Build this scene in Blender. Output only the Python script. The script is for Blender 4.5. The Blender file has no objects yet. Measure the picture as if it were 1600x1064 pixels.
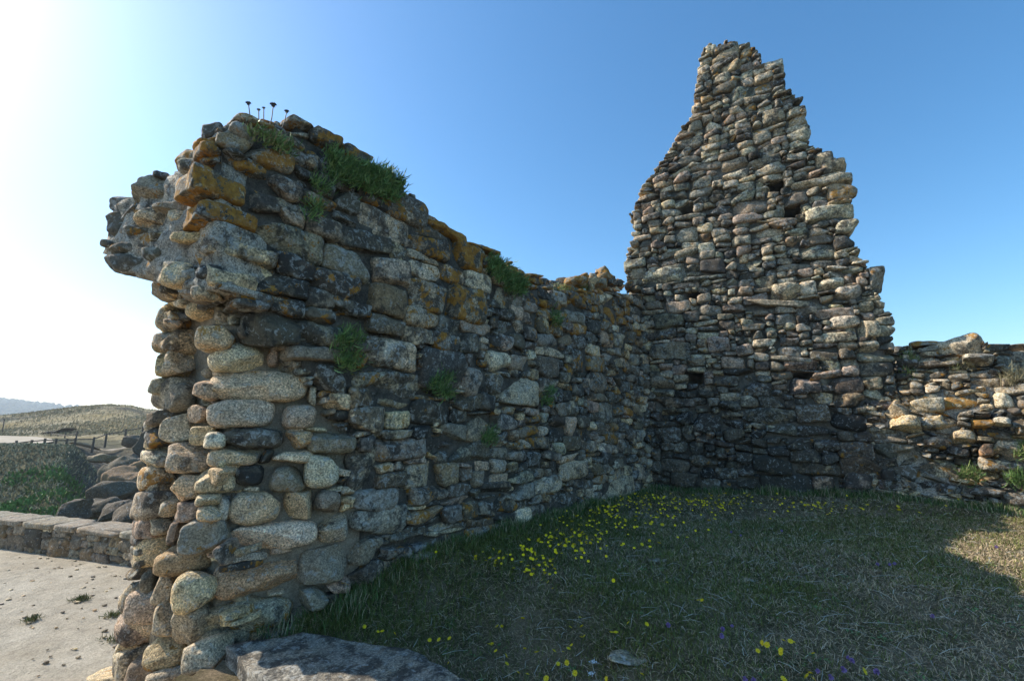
import bpy, math, random
import numpy as np
from mathutils import Vector

# ------------------------------------------------------------ camera, world, sun
sc = bpy.context.scene
PW, PH, FP = 1600, 1064, 711.0
HOR = 655.0                                   # horizon row in the photograph
TH = math.atan((HOR-PH/2)/FP)                 # upward pitch
EYE = 1.5
cam_d = bpy.data.cameras.new('camera'); cam = bpy.data.objects.new('camera', cam_d)
sc.collection.objects.link(cam); sc.camera = cam
cam.location = (0, 0, EYE); cam.rotation_euler = (math.pi/2+TH, 0, 0)
cam_d.sensor_width = 36; cam_d.lens = 36*FP/PW; cam_d.clip_start = 0.05; cam_d.clip_end = 20000

SUN_AZ, SUN_EL = math.radians(-72), math.radians(36.5)     # azimuth from +Y, towards -X
SD = Vector((math.sin(SUN_AZ)*math.cos(SUN_EL), math.cos(SUN_AZ)*math.cos(SUN_EL), math.sin(SUN_EL)))
world = bpy.data.worlds.new('World'); sc.world = world; world.use_nodes = True
wn = world.node_tree.nodes; wl = world.node_tree.links
bg = wn['Background']
sky = wn.new('ShaderNodeTexSky'); sky.sky_type = 'NISHITA'; sky.sun_disc = False
sky.sun_elevation = SUN_EL; sky.sun_rotation = SUN_AZ
sky.air_density = 1.0; sky.dust_density = .7; sky.ozone_density = 5.0; sky.altitude = 0
hs = wn.new('ShaderNodeHueSaturation'); hs.inputs['Saturation'].default_value = 1.20
wl.new(sky.outputs[0], hs.inputs['Color']); wb = wn.new('ShaderNodeMix'); wb.data_type = 'RGBA'; wb.blend_type = 'MULTIPLY'; wb.inputs[0].default_value = 1
wl.new(hs.outputs[0], wb.inputs[6]); wb.inputs[7].default_value = (1.15, 1.08, .93, 1); wl.new(wb.outputs[2], bg.inputs[0]); bg.inputs[1].default_value = 0.122
sun_d = bpy.data.lights.new('sun', 'SUN'); sun_d.energy = 3.1; sun_d.angle = math.radians(0.6)
sun_d.color = (1.0, 0.93, 0.82)
sun = bpy.data.objects.new('sun', sun_d); sc.collection.objects.link(sun)
sun.rotation_euler = SD.to_track_quat('Z', 'Y').to_euler()
sc.view_settings.view_transform = 'Standard'; sc.view_settings.look = 'None'
sc.view_settings.exposure = 1.08; sc.view_settings.gamma = 1.0
sc.cycles.max_bounces = 6; sc.cycles.diffuse_bounces = 3
try: sc.cycles.use_denoising = True
except Exception: pass

rng = np.random.default_rng(7)
random.seed(7)
C = sc.collection

# ------------------------------------------------------------ helpers
cT, sT = math.cos(TH), math.sin(TH)
def ray(px, py):
    dx, dy = px-PW/2, PH/2-py
    return np.array([dx, FP*cT-dy*sT, dy*cT+FP*sT])
EYEP = np.array([0, 0, EYE])
def on_z(px, py, z):
    r = ray(px, py); return EYEP+r*((z-EYE)/r[2])
def at_y(px, py, y):
    r = ray(px, py); return EYEP+r*(y/r[1])
def project(p):
    d = np.asarray(p, float)-EYEP
    f = d[1]*cT+d[2]*sT; u = -d[1]*sT+d[2]*cT
    return PW/2+d[0]/f*FP, PH/2-u/f*FP
def nrm(v):
    v = np.asarray(v, float); return v/np.linalg.norm(v)
def sstep(a, b, x):
    t = np.clip((x-a)/(b-a), 0, 1); return t*t*(3-2*t)

_perm = np.random.default_rng(3).random(4096)
def vnoise(p, seed=0):
    p = np.asarray(p, float); i = np.floor(p).astype(np.int64); f = p-i; f = f*f*(3-2*f)
    def h(a, b, c): return _perm[((a*73856093) ^ (b*19349663) ^ (c*83492791) ^ (seed*2654435)) & 4095]
    x, y, z = i[..., 0], i[..., 1], i[..., 2]; fx, fy, fz = f[..., 0], f[..., 1], f[..., 2]
    def L(a, b, t): return a+(b-a)*t
    return L(L(L(h(x,y,z),h(x+1,y,z),fx), L(h(x,y+1,z),h(x+1,y+1,z),fx), fy),
             L(L(h(x,y,z+1),h(x+1,y,z+1),fx), L(h(x,y+1,z+1),h(x+1,y+1,z+1),fx), fy), fz)*2-1
def fbm(p, oct=4, seed=0):
    p = np.asarray(p, float); s = 0; a = 1; t = 0
    for k in range(oct):
        s = s+a*vnoise(p*2**k+k*17.3, seed+k); t += a; a *= .5
    return s/t
def n2(x, y, sc_, oct=4, seed=0):
    x = np.asarray(x, float); y = np.asarray(y, float)
    return fbm(np.stack([x*sc_, y*sc_, np.zeros_like(x)+.37], -1), oct, seed)

def tag(o, label=None, cat=None, group=None, kind=None):
    if label: o['label'] = label
    if cat: o['category'] = cat
    if group: o['group'] = group
    if kind: o['kind'] = kind
    return o
def empty(name, loc, label, cat, group=None):
    o = bpy.data.objects.new(name, None); C.objects.link(o); o.location = loc
    o.empty_display_size = .1
    return tag(o, label, cat, group)
def mk(name, V, F, mat, parent=None, smooth=True, attrs=None, mats=None, fmat=None):
    """V (n,3) world coords; F array (m,k) or list; attrs dict name->(n,3|4)"""
    me = bpy.data.meshes.new(name)
    V = np.asarray(V, float)
    if parent is not None: V = V-np.array(parent.location)
    if isinstance(F, np.ndarray):
        me.vertices.add(len(V)); me.vertices.foreach_set('co', V.astype(np.float32).ravel())
        m, k = F.shape
        me.loops.add(m*k); me.loops.foreach_set('vertex_index', F.astype(np.int32).ravel())
        me.polygons.add(m); me.polygons.foreach_set('loop_start', (np.arange(m)*k).astype(np.int32))
        me.update(calc_edges=True)
    else:
        me.from_pydata([tuple(v) for v in V], [], F); me.update()
    me.polygons.foreach_set('use_smooth', [smooth]*len(me.polygons))
    if attrs:
        for an, a in attrs.items():
            at = me.color_attributes.new(an, 'FLOAT_COLOR', 'POINT')
            a = np.asarray(a, float)
            if a.shape[1] == 3: a = np.concatenate([a, np.ones((len(a), 1))], 1)
            at.data.foreach_set('color', a.astype(np.float32).ravel())
    for m_ in (mats or [mat]): me.materials.append(m_)
    if fmat is not None: me.polygons.foreach_set('material_index', np.asarray(fmat, np.int32))
    me.validate()
    o = bpy.data.objects.new(name, me); C.objects.link(o)
    if parent is not None: o.parent = parent
    return o
class Buf:
    def __init__(s): s.V = []; s.F = []; s.A = {}; s.n = 0
    def add(s, V, F, **A):
        V = np.asarray(V, float); F = np.asarray(F)
        s.V.append(V); s.F.append(F+s.n); s.n += len(V)
        for k, a in A.items():
            a = np.asarray(a, float)
            if a.ndim == 1: a = np.tile(a, (len(V), 1))
            s.A.setdefault(k, []).append(a)
    def build(s, name, mat, parent=None, smooth=True):
        tri = any(f.shape[1] == 3 for f in s.F); 
        V = np.concatenate(s.V)
        if tri and any(f.shape[1] == 4 for f in s.F):
            FF = [list(map(int, r)) for f in s.F for r in f]
        else: FF = np.concatenate(s.F)
        return mk(name, V, FF, mat, parent, smooth, {k: np.concatenate(a) for k, a in s.A.items()})

# ------------------------------------------------------------ materials
class NT:
    def __init__(s, name, rough=.9, spec=.25):
        s.m = bpy.data.materials.new(name); s.m.use_nodes = True
        s.t = s.m.node_tree; s.b = s.t.nodes['Principled BSDF']
        s.b.inputs['Roughness'].default_value = rough
        s.b.inputs['Specular IOR Level'].default_value = spec
        s.co = s.t.nodes.new('ShaderNodeTexCoord').outputs['Object']
    def lk(s, a, b): s.t.links.new(a, b)
    def _in(s, sock, v):
        if isinstance(v, bpy.types.NodeSocket): s.lk(v, sock)
        elif isinstance(v, (tuple, list)) and len(v) == 3 and sock.type == 'RGBA': sock.default_value = (*v, 1)
        else: sock.default_value = v
    def map(s, scale=(1,1,1)):
        n = s.t.nodes.new('ShaderNodeMapping'); s.lk(s.co, n.inputs[0]); n.inputs['Scale'].default_value = scale; return n.outputs[0]
    def noise(s, scale, detail=4, rough=.6, vec=None, dist=0):
        n = s.t.nodes.new('ShaderNodeTexNoise'); s.lk(vec or s.co, n.inputs['Vector'])
        n.inputs['Scale'].default_value = scale; n.inputs['Detail'].default_value = detail
        n.inputs['Roughness'].default_value = rough; n.inputs['Distortion'].default_value = dist; return n.outputs['Fac']
    def vor(s, scale, feature='F1', out='Distance', vec=None, rnd=1):
        n = s.t.nodes.new('ShaderNodeTexVoronoi'); n.feature = feature; s.lk(vec or s.co, n.inputs['Vector'])
        n.inputs['Scale'].default_value = scale; n.inputs['Randomness'].default_value = rnd; return n.outputs[out]
    def ramp(s, fac, stops, interp='LINEAR'):
        n = s.t.nodes.new('ShaderNodeValToRGB'); s._in(n.inputs[0], fac); n.color_ramp.interpolation = interp
        e = n.color_ramp.elements
        while len(e) < len(stops): e.new(.5)
        for k, (p, c) in enumerate(stops):
            e[k].position = p; e[k].color = (c, c, c, 1) if not isinstance(c, (tuple, list)) else (*c, 1)
        return n.outputs[0]
    def mix(s, a, b, fac, mode='MIX'):
        n = s.t.nodes.new('ShaderNodeMix'); n.data_type = 'RGBA'; n.blend_type = mode
        s._in(n.inputs[0], fac); s._in(n.inputs[6], a); s._in(n.inputs[7], b); return n.outputs[2]
    def math(s, op, a, b=None, clamp=False):
        n = s.t.nodes.new('ShaderNodeMath'); n.operation = op; n.use_clamp = clamp
        s._in(n.inputs[0], a)
        if b is not None: s._in(n.inputs[1], b)
        return n.outputs[0]
    def attr(s, name, comp=None):
        n = s.t.nodes.new('ShaderNodeAttribute'); n.attribute_name = name
        if comp is None: return n.outputs['Color']
        q = s.t.nodes.new('ShaderNodeSeparateColor'); s.lk(n.outputs['Color'], q.inputs[0]); return q.outputs[comp]
    def bump(s, h, dist=.01, strength=1, nrm_=None):
        n = s.t.nodes.new('ShaderNodeBump'); n.inputs['Distance'].default_value = dist; n.inputs['Strength'].default_value = strength
        s.lk(h, n.inputs['Height'])
        if nrm_: s.lk(nrm_, n.inputs['Normal'])
        s.lk(n.outputs[0], s.b.inputs['Normal']); return n.outputs[0]
    def out(s, col): s._in(s.b.inputs['Base Color'], col); return s.m

def stone_mat(name, speck=60., contrast=1.0):
    m = NT(name, .88, .3)
    tint = m.attr('tint')
    lo, hi = 1-.72*contrast, 1+.85*contrast
    sp = m.noise(speck, 3, .75)
    sp = m.ramp(sp, [(.32, lo), (.46, .8), (.54, 1.08), (.67, hi)])
    gr = m.math('MULTIPLY', m.attr('tint', 1), 3.2, True)
    c = m.mix(tint, sp, gr, 'MULTIPLY')
    mid = m.ramp(m.noise(9, 4, .65, dist=.4), [(.3, .6), (.5, 1.0), (.75, 1.3)])
    c = m.mix(c, mid, .8, 'MULTIPLY')
    warm = m.ramp(m.noise(3.1, 3, .6), [(.35, (.93,.98,1.02)), (.65, (1.12,1.02,.88))])
    c = m.mix(c, warm, .8, 'MULTIPLY')
    # black lichen crust
    dk = m.math('ADD', m.noise(5.5, 5, .7), m.math('MULTIPLY', m.attr('lich', 1), .33))
    dk = m.ramp(dk, [(.66, 0.), (.76, 1.)])
    c = m.mix(c, (.028, .027, .025), m.math('MULTIPLY', dk, .78))
    # pale grey spots
    vd = m.t.nodes.new('ShaderNodeVectorMath'); vd.operation = 'MULTIPLY_ADD'
    nv = m.t.nodes.new('ShaderNodeTexNoise'); nv.inputs['Scale'].default_value = 14; nv.inputs['Detail'].default_value = 3; m.lk(m.co, nv.inputs['Vector'])
    m.lk(nv.outputs['Color'], vd.inputs[0]); vd.inputs[1].default_value = (.09,.09,.09); m.lk(m.co, vd.inputs[2])
    vr = m.t.nodes.new('ShaderNodeTexVoronoi'); vr.inputs['Scale'].default_value = 8; m.lk(vd.outputs[0], vr.inputs['Vector'])
    cs_ = m.t.nodes.new('ShaderNodeSeparateColor'); m.lk(vr.outputs['Color'], cs_.inputs[0])
    rad = m.math('MULTIPLY', m.math('SUBTRACT', cs_.outputs[0], .45), m.math('MULTIPLY', m.attr('lich', 2), .95))
    ros = m.ramp(m.math('SUBTRACT', rad, vr.outputs['Distance']), [(0.0, 0.), (.03, 1.)])
    ros = m.math('MULTIPLY', ros, m.ramp(m.noise(60, 3, .7), [(.35, .3), (.6, 1.)]))
    c = m.mix(c, (.36, .35, .29), m.math('MULTIPLY', ros, .7))
    wsz = m.math('ADD', m.noise(15, 6, .72, dist=.6), m.math('MULTIPLY', m.attr('lich', 2), .10))
    wh = m.ramp(wsz, [(.60, 0.), (.65, 1.)])
    wh = m.math('MULTIPLY', wh, m.ramp(m.noise(70, 3, .7), [(.35, .25), (.6, 1.)]))
    c = m.mix(c, (.46, .46, .42), m.math('MULTIPLY', wh, .72))
    # orange lichen
    og = m.math('ADD', m.noise(6.5, 5, .72), m.math('MULTIPLY', m.attr('lich', 0), .27))
    og = m.ramp(og, [(.675, 0.), (.70, 1.)])
    og = m.math('MULTIPLY', og, m.ramp(m.noise(55, 4, .75), [(.3, .35), (.5, 1.)]))
    oc = m.ramp(m.noise(20, 4, .7), [(.3, (.17, .075, .012)), (.55, (.42, .19, .02)), (.75, (.55, .30, .05))])
    c = m.mix(c, oc, m.math('MULTIPLY', og, .9))
    h = m.math('ADD', m.math('MULTIPLY', m.noise(38, 5, .75), .55), m.math('MULTIPLY', m.noise(8, 5, .65), 1.4))
    m.bump(h, .022, .85)
    return m.out(c)
M = {}
M['stone_near'] = stone_mat('granite_near', 62, 1.15)
M['stone'] = stone_mat('granite_weathered', 42, 1.15)
M['stone_far'] = stone_mat('granite_tower', 26, 1.05)

def mortar_mat(name, a, b, speck=70):
    m = NT(name, .95, .15)
    c = m.ramp(m.noise(7, 6, .7), [(.3, a), (.62, b)])
    c = m.mix(c, m.ramp(m.noise(speck, 3, .8), [(.3, .55), (.5, 1.), (.7, 1.35)]), 1., 'MULTIPLY')
    h = m.math('ADD', m.noise(30, 6, .8), m.math('MULTIPLY', m.noise(6, 4, .6), 2.))
    m.bump(h, .03, 1)
    return m.out(c)
M['mortar'] = mortar_mat('lime_mortar', (.22,.18,.13), (.42,.36,.27))
M['mortar_dark'] = mortar_mat('old_mortar', (.05,.045,.038), (.17,.15,.12))
M['mortar_grey'] = mortar_mat('grey_mortar', (.10,.09,.07), (.22,.19,.15))

m = NT('gravel_sand', .95, .15)
c = m.ramp(m.noise(.8, 5, .6), [(.35, (.40,.34,.25)), (.62, (.50,.44,.34))])
c = m.mix(c, m.ramp(m.noise(40, 4, .8), [(.28, .5), (.45, .95), (.7, 1.25)]), 1., 'MULTIPLY')
c = m.mix(c, m.ramp(m.noise(6, 5, .75), [(.28, .72), (.5, 1.), (.75, 1.12)]), 1., 'MULTIPLY')
m.bump(m.math('ADD', m.noise(30, 5, .8), m.math('MULTIPLY', m.noise(4, 4, .6), 2)), .03, 1)
M['gravel'] = m.out(c)

m = NT('turf_soil', .95, .1)
c = m.ramp(m.noise(1.7, 6, .7), [(.32, (.09,.08,.035)), (.5, (.17,.135,.075)), (.68, (.32,.24,.15))])
c = m.mix(c, m.ramp(m.noise(60, 4, .8), [(.3, .4), (.5, .95), (.72, 1.6)]), 1., 'MULTIPLY')
m.bump(m.noise(35, 5, .8), .03, 1)
M['turf'] = m.out(c)

m = NT('hill_grass', .95, .1)
st = m.map((1, 1, 3))
g = m.attr('tint')
c = m.mix(g, m.ramp(m.noise(1.1, 6, .75, st), [(.3, .45), (.5, 1.), (.72, 1.45)]), 1., 'MULTIPLY')
c = m.mix(c, m.ramp(m.noise(5, 4, .8, st), [(.3, .5), (.5, 1.), (.7, 1.5)]), 1., 'MULTIPLY')
m.bump(m.math('ADD', m.noise(4, 6, .8), m.math('MULTIPLY', m.noise(.8, 4, .6), 3)), .35, 1)
M['hill'] = m.out(c)

m = NT('track_sand', .95, .1)
c = m.ramp(m.noise(.5, 5, .6), [(.3, (.34,.28,.20)), (.65, (.46,.39,.30))])
M['track'] = m.out(c)
m = NT('far_forest', .95, .1)
M['forest'] = m.out(m.ramp(m.noise(.05, 5, .7), [(.35, (.03,.05,.03)), (.65, (.07,.09,.05))]))
m = NT('sea_water', .12, .5)
m.bump(m.noise(.6, 6, .6), .3, .6)
M['sea'] = m.out((.02, .06, .09))
m = NT('weathered_wood', .85, .2)
c = m.ramp(m.noise(12, 4, .7, m.map((1, 1, .2))), [(.3, (.07,.055,.04)), (.7, (.16,.13,.10))])
M['wood'] = m.out(c)
def leafy(name, rough=.6, trans=.25):
    m = NT(name, rough, .3)
    c = m.attr('tint')
    m.out(c)
    return m.m
M['leaf'] = leafy('leaf_green')
M['blade'] = leafy('grass_blade', .7)
def flat(name, col, rough=.6):
    m = NT(name, rough, .25)
    c = m.mix(col, m.ramp(m.noise(300, 2, .6), [(.3, .7), (.7, 1.2)]), .7, 'MULTIPLY')
    return m.out(c)
M['yellow'] = flat('petal_yellow', (1., .72, .01))
M['yellow_c'] = flat('petal_orange', (.80, .55, .01))
M['purple'] = flat('petal_purple', (.30, .19, .42))
M['white'] = flat('petal_white', (.7, .72, .68))
M['stem'] = flat('stem_green', (.07, .11, .03))
M['dry'] = flat('dry_stem', (.07, .05, .035))

# ------------------------------------------------------------ stone generator
_cs = {}
def cubesphere(n):
    if n in _cs: return _cs[n]
    idx = {}; V = []; F = []
    def vid(p):
        k = tuple(p)
        if k not in idx: idx[k] = len(V); V.append(k)
        return idx[k]
    for ax in range(3):
        for sg in (0, n):
            for i in range(n):
                for j in range(n):
                    q = []
                    for (a, b) in ((0,0),(1,0),(1,1),(0,1)):
                        p = [0,0,0]; p[ax] = sg; p[(ax+1)%3] = i+a; p[(ax+2)%3] = j+b; q.append(vid(p))
                    if sg == 0: q.reverse()
                    F.append(q)
    V = np.array(V, float)/n*2-1
    V = np.tan(V*math.pi/4)
    _cs[n] = (V, np.array(F)); return _cs[n]

class Stones:
    """collects stones and grows them all in one vectorised pass"""
    def __init__(s): s.L = {}
    def add(s, c, U, V, N, w, d, h, tint, lich=(0,.4,.4), res=8, p=None, cuts=3, rough=1.):
        s.L.setdefault((res, cuts), []).append((c, U, V, N, w, d, h, tint, lich, p or rng.uniform(3.4, 9.), rough))
    def build(s, name, mat, parent):
        buf = Buf()
        for (res, cuts), L in s.L.items():
            B, F = cubesphere(res); S = len(L); K = len(B)
            g = lambda i: np.array([l[i] for l in L], float)
            c, U, V, N = g(0), g(1), g(2), g(3); w, d, h = g(4), g(5), g(6)
            tint, lich, p, rough = g(7), g(8), g(9), g(10)
            Q = np.tile(B[None], (S, 1, 1))
            pn = (np.abs(Q)**p[:, None, None]).sum(-1)**(1/p[:, None])
            Q = Q/pn[..., None]
            for k in range(cuts):
                nd = rng.normal(size=(S, 3)); nd /= np.linalg.norm(nd, axis=1)[:, None]
                cc = rng.uniform(.55, 1.0, S)
                dd = np.clip((Q*nd[:, None]).sum(-1)-cc[:, None], 0, None)
                Q = Q-nd[:, None]*(dd*.9)[..., None]
            ctr = np.tile(rng.uniform(-50, 50, (S, 1, 3)), (1, K, 1))
            size = np.stack([w, d, h], -1)/2
            P = Q*size[:, None]
            r = np.linalg.norm(Q, axis=-1, keepdims=True)+1e-6
            mn = np.cbrt(w*d*h)[:, None]
            d1 = fbm(P/mn[..., None]*1.6+ctr, 3, 1)*.13*mn*rough[:, None]
            d2 = fbm(P/.09+ctr, 2 if res < 8 else 3, 5)*.016*rough[:, None]*(1 if res >= 7 else .5)
            P = P+(Q/r)*(d1+d2)[..., None]
            W = c[:, None]+P[..., :1]*U[:, None]+P[..., 1:2]*N[:, None]+P[..., 2:3]*V[:, None]
            FF = (F[None]+(np.arange(S)*K)[:, None, None]).reshape(-1, 4)
            # orient: (U,N,V) frame handedness
            hand = np.einsum('ij,ij->i', np.cross(U, N), V)
            FF = FF.reshape(S, -1, 4)
            FF[hand < 0] = FF[hand < 0][:, :, ::-1]
            buf.add(W.reshape(-1, 3), FF.reshape(-1, 4), tint=np.repeat(tint, K, 0), lich=np.repeat(lich, K, 0))
        return buf.build(name, mat, parent)

PAL = {  # stone kinds, linear albedo (warm granite, schist)
 'g': (.39,.335,.255), 't': (.45,.36,.24), 'y': (.42,.34,.21), 'w': (.52,.46,.36), 'd': (.215,.19,.15),
 's': (.10,.092,.078), 'b': (.20,.19,.17), 'p': (.38,.29,.23), 'r': (.40,.27,.165), 'o': (.29,.25,.19), 'n': (.26,.20,.13),
 'e': (.32,.30,.23), 'u': (.27,.22,.18)}
def tint(kinds, k=None, var=.16, gain=1.):
    if k is None:
        ks = list(kinds); wts = np.array([kinds[x] for x in ks], float); k = rng.choice(ks, p=wts/wts.sum())
    c = np.array(PAL[k])*np.array([1.37,1.26,1.10])*gain*(1+rng.normal()*var)
    return np.clip(c*(1+rng.normal(size=3)*.018), .02, .8), k

class Face:
    def __init__(s, O, U, V=(0,0,1)):
        s.O = np.array(O, float); s.U = nrm(U); s.V = nrm(V)
        n = np.cross(s.U, s.V); s.N = nrm(n)           # outward (to the viewer) when U runs left to right
        if np.dot(s.N, EYEP-s.O) < 0: s.N = -s.N
    def uv(s, px, py):
        r = ray(px, py); t = np.dot(s.O-EYEP, s.N)/np.dot(r, s.N); P = EYEP+r*t-s.O
        return float(np.dot(P, s.U)), float(np.dot(P, s.V))
    def P(s, u, v, d=0): return s.O+s.U*u+s.V*v+s.N*d
    def box(s, x0, y0, x1, y1):
        """pixel box of one stone -> u,v,w,h on this plane"""
        cx, cy = (x0+x1)/2, (y0+y1)/2
        u, v = s.uv(cx, cy); ua, _ = s.uv(x0, cy); ub, _ = s.uv(x1, cy)
        p0 = project(s.P(u-.1, v)); p1 = project(s.P(u+.1, v))
        sl = abs((p1[1]-p0[1])/(p1[0]-p0[0]+1e-9))
        hh = max((y1-y0)-sl*(x1-x0)*.75, (y1-y0)*.45)
        _, va = s.uv(cx, cy+hh/2); _, vb = s.uv(cx, cy-hh/2)
        return u, v, abs(ub-ua), abs(vb-va)
def blob(stn, face, x0, y0, x1, y1, tn, lc, res, depth=None, proud=.05, p=None, cuts=3, rough=1., rot=.04, turn=.35):
    '''one irregular stone of a broken face: its real width and height measured at its own distance'''
    cx, cy = (x0+x1)/2, (y0+y1)/2
    u, v = face.uv(cx, cy); P = face.P(u, v); dist = np.linalg.norm(P-EYEP)
    view = nrm([P[0], P[1], 0]); Uv = np.array([view[1], -view[0], 0])
    U = nrm(Uv*(1-turn)+face.U*turn*np.sign(np.dot(Uv, face.U))); r = ray(cx, cy)
    mpp = dist/np.linalg.norm(r)
    w = (x1-x0)*mpp/abs(np.dot(U, Uv)); h = (y1-y0)*mpp*np.linalg.norm(r)/np.linalg.norm(r[:2])*.93
    N = nrm(np.cross(U, [0,0,1.])); N = N if np.dot(N, EYEP-P) > 0 else -N
    a = rng.normal()*rot; U2 = U*math.cos(a)+np.array([0,0,1.])*math.sin(a); V2 = -U*math.sin(a)+np.array([0,0,1.])*math.cos(a)
    d = depth or max(.25, min(w, .5))
    stn.add(P+face.N*proud-nrm(r)*(-d*.35), U2, V2, nrm(N+U2*rng.normal()*.08), w*1.04, d, h*1.06, tn, lc, res, p=p, cuts=cuts, rough=rough)
    return u, v, abs(face.uv(x1, cy)[0]-face.uv(x0, cy)[0]), h
def inpoly(x, y, poly):
    x = np.asarray(x, float); y = np.asarray(y, float); ins = np.zeros(x.shape, bool); n = len(poly)
    for i in range(n):
        x0, y0 = poly[i]; x1, y1 = poly[(i+1) % n]
        if y0 == y1: continue
        k = ((y0 > y) != (y1 > y)) & (x < (x1-x0)*(y-y0)/(y1-y0)+x0)
        ins ^= k
    return ins
def pack(poly, cell, size, placed=(), seed=1, margin=0.):
    """irregular rubble: random rectangles fitted course by course inside poly; size(u,v)->(w,h) means"""
    r = random.Random(seed)
    us = [p[0] for p in poly]; vs = [p[1] for p in poly]
    u0, u1, v0, v1 = min(us), max(us), min(vs), max(vs)
    nx, ny = int((u1-u0)/cell)+1, int((v1-v0)/cell)+1
    gx = u0+(np.arange(nx)+.5)*cell; gy = v0+(np.arange(ny)+.5)*cell
    X, Y = np.meshgrid(gx, gy, indexing='ij')
    free = inpoly(X, Y, poly)
    for (u, v, w, h) in placed:
        a, b = int((u-w/2-u0)/cell+.5), int((u+w/2-u0)/cell+.5)
        c_, d_ = int((v-h/2-v0)/cell+.5), int((v+h/2-v0)/cell+.5)
        free[max(a,0):max(b,0), max(c_,0):max(d_,0)] = False
    out = []
    for j in range(ny):
        i = 0
        while i < nx:
            if not free[i, j]: i += 1; continue
            mw, mh = size(gx[i], gy[j])
            k = math.exp(r.gauss(0, .38)); w = max(2, int(round(mw*k*math.exp(r.gauss(0, .22))/cell)))
            h = max(1, int(round(mh*(k**.55)*math.exp(r.gauss(0, .28))/cell)))
            h = min(h, max(1, int(w*.75)))
            run = 0
            while i+run < nx and free[i+run, j] and run < w+2: run += 1
            if run <= w+1: w = run
            h = min(h, max(1, int(w*.8)))
            hh = 1
            while hh < h and j+hh < ny and free[i:i+w, j+hh].all(): hh += 1
            # do not leave slivers one cell high beside an existing gap
            free[i:i+w, j:j+hh] = False
            out.append((gx[i]-cell/2+w*cell/2, gy[j]-cell/2+hh*cell/2, w*cell, hh*cell))
            i += w
    return out

def core_sheet(face, poly, T, cell, mat, parent, name, inset=.07, holes=(), amp=.03, shrink=.1, bulge=None):
    """mortar heart of a wall: thick body following the outline, rough faces"""
    us = [p[0] for p in poly]; vs = [p[1] for p in poly]
    nx, ny = int((max(us)-min(us))/cell)+2, int((max(vs)-min(vs))/cell)+2
    gx = min(us)+np.arange(nx+1)*cell-cell/2; gy = min(vs)+np.arange(ny+1)*cell-cell/2
    cx, cy = (gx[:-1]+gx[1:])/2, (gy[:-1]+gy[1:])/2
    X, Y = np.meshgrid(cx, cy, indexing='ij')
    msk = np.ones(X.shape, bool)
    for a, b in ((shrink,0),(-shrink,0),(0,shrink),(0,-shrink*.2)): msk &= inpoly(X+a, Y+b, poly)
    GX, GY = np.meshgrid(gx, gy, indexing='ij')
    base = face.P(0, 0)
    pts = face.O+GX[..., None]*face.U+GY[..., None]*face.V
    fr = -inset+fbm(pts*5, 3, 9)*amp+fbm(pts*1.3, 2, 4)*amp
    if bulge is not None: fr = fr+bulge(GX, GY)+fbm(pts*9, 3, 29)*amp*.6
    for (hu, hv, hw, hh) in holes:
        fr = np.where((abs(GX-hu) < hw/2) & (abs(GY-hv) < hh/2), -.6, fr)
    bk = -T+inset+fbm(pts*5, 3, 19)*amp
    VF = pts+fr[..., None]*face.N; VB = pts+bk[..., None]*face.N
    n = (nx+1)*(ny+1); V = np.concatenate([VF.reshape(-1, 3), VB.reshape(-1, 3)])
    I = lambda i, j: i*(ny+1)+j
    F = []
    for i in range(nx):
        for j in range(ny):
            if not msk[i, j]: continue
            q = [I(i,j), I(i+1,j), I(i+1,j+1), I(i,j+1)]
            F.append(q); F.append([k+n for k in reversed(q)])
            for (di, dj, a, b) in ((-1,0,3,0),(1,0,1,2),(0,-1,0,1),(0,1,2,3)):
                ii, jj = i+di, j+dj
                if 0 <= ii < nx and 0 <= jj < ny and msk[ii, jj]: continue
                F.append([q[b], q[a], q[a]+n, q[b]+n])
    F = np.array(F); used = np.unique(F); mp = np.zeros(2*n, int); mp[used] = np.arange(len(used))
    tn = np.array([.37,.32,.25])*(1+fbm(V[used]*3, 3, 3)[:, None]*.5)
    return mk(name, V[used], mp[F], mat, parent, True, {'tint': tn, 'lich': np.tile((.25,.5,.7), (len(used), 1))})

def lay(stn, face, rects, kinds, res, depth=.32, proud=.0, lich=None, gap=.97, jit=.02, gain=1., rot=.05, cuts=3, warp=.03, layer=0., kfix=None, dz=0):
    for q in rects:
        u, v, w, h = q[:4]
        wv = float(vnoise(np.array([u*.7, v*.7, 3.3])))*warp
        tn, k = tint(kinds, kfix, gain=gain)
        a = rng.normal()*rot
        U = face.U*math.cos(a)+face.V*math.sin(a); V = -face.U*math.sin(a)+face.V*math.cos(a)
        y = rng.normal()*.10
        N = nrm(face.N+U*y+V*rng.normal()*.07)
        dd = depth*rng.uniform(.8, 1.2)
        pr = proud+rng.normal()*jit+min(w, h)*.06
        P = face.P(u, v+wv, pr-dd/2-layer)
        lc = lich(u, v, k) if lich else (0, .3, .4)
        stn.add(P, U, V, N, w*gap*1.07, dd, h*gap*1.09, tn, lc, res, cuts=cuts)

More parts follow.
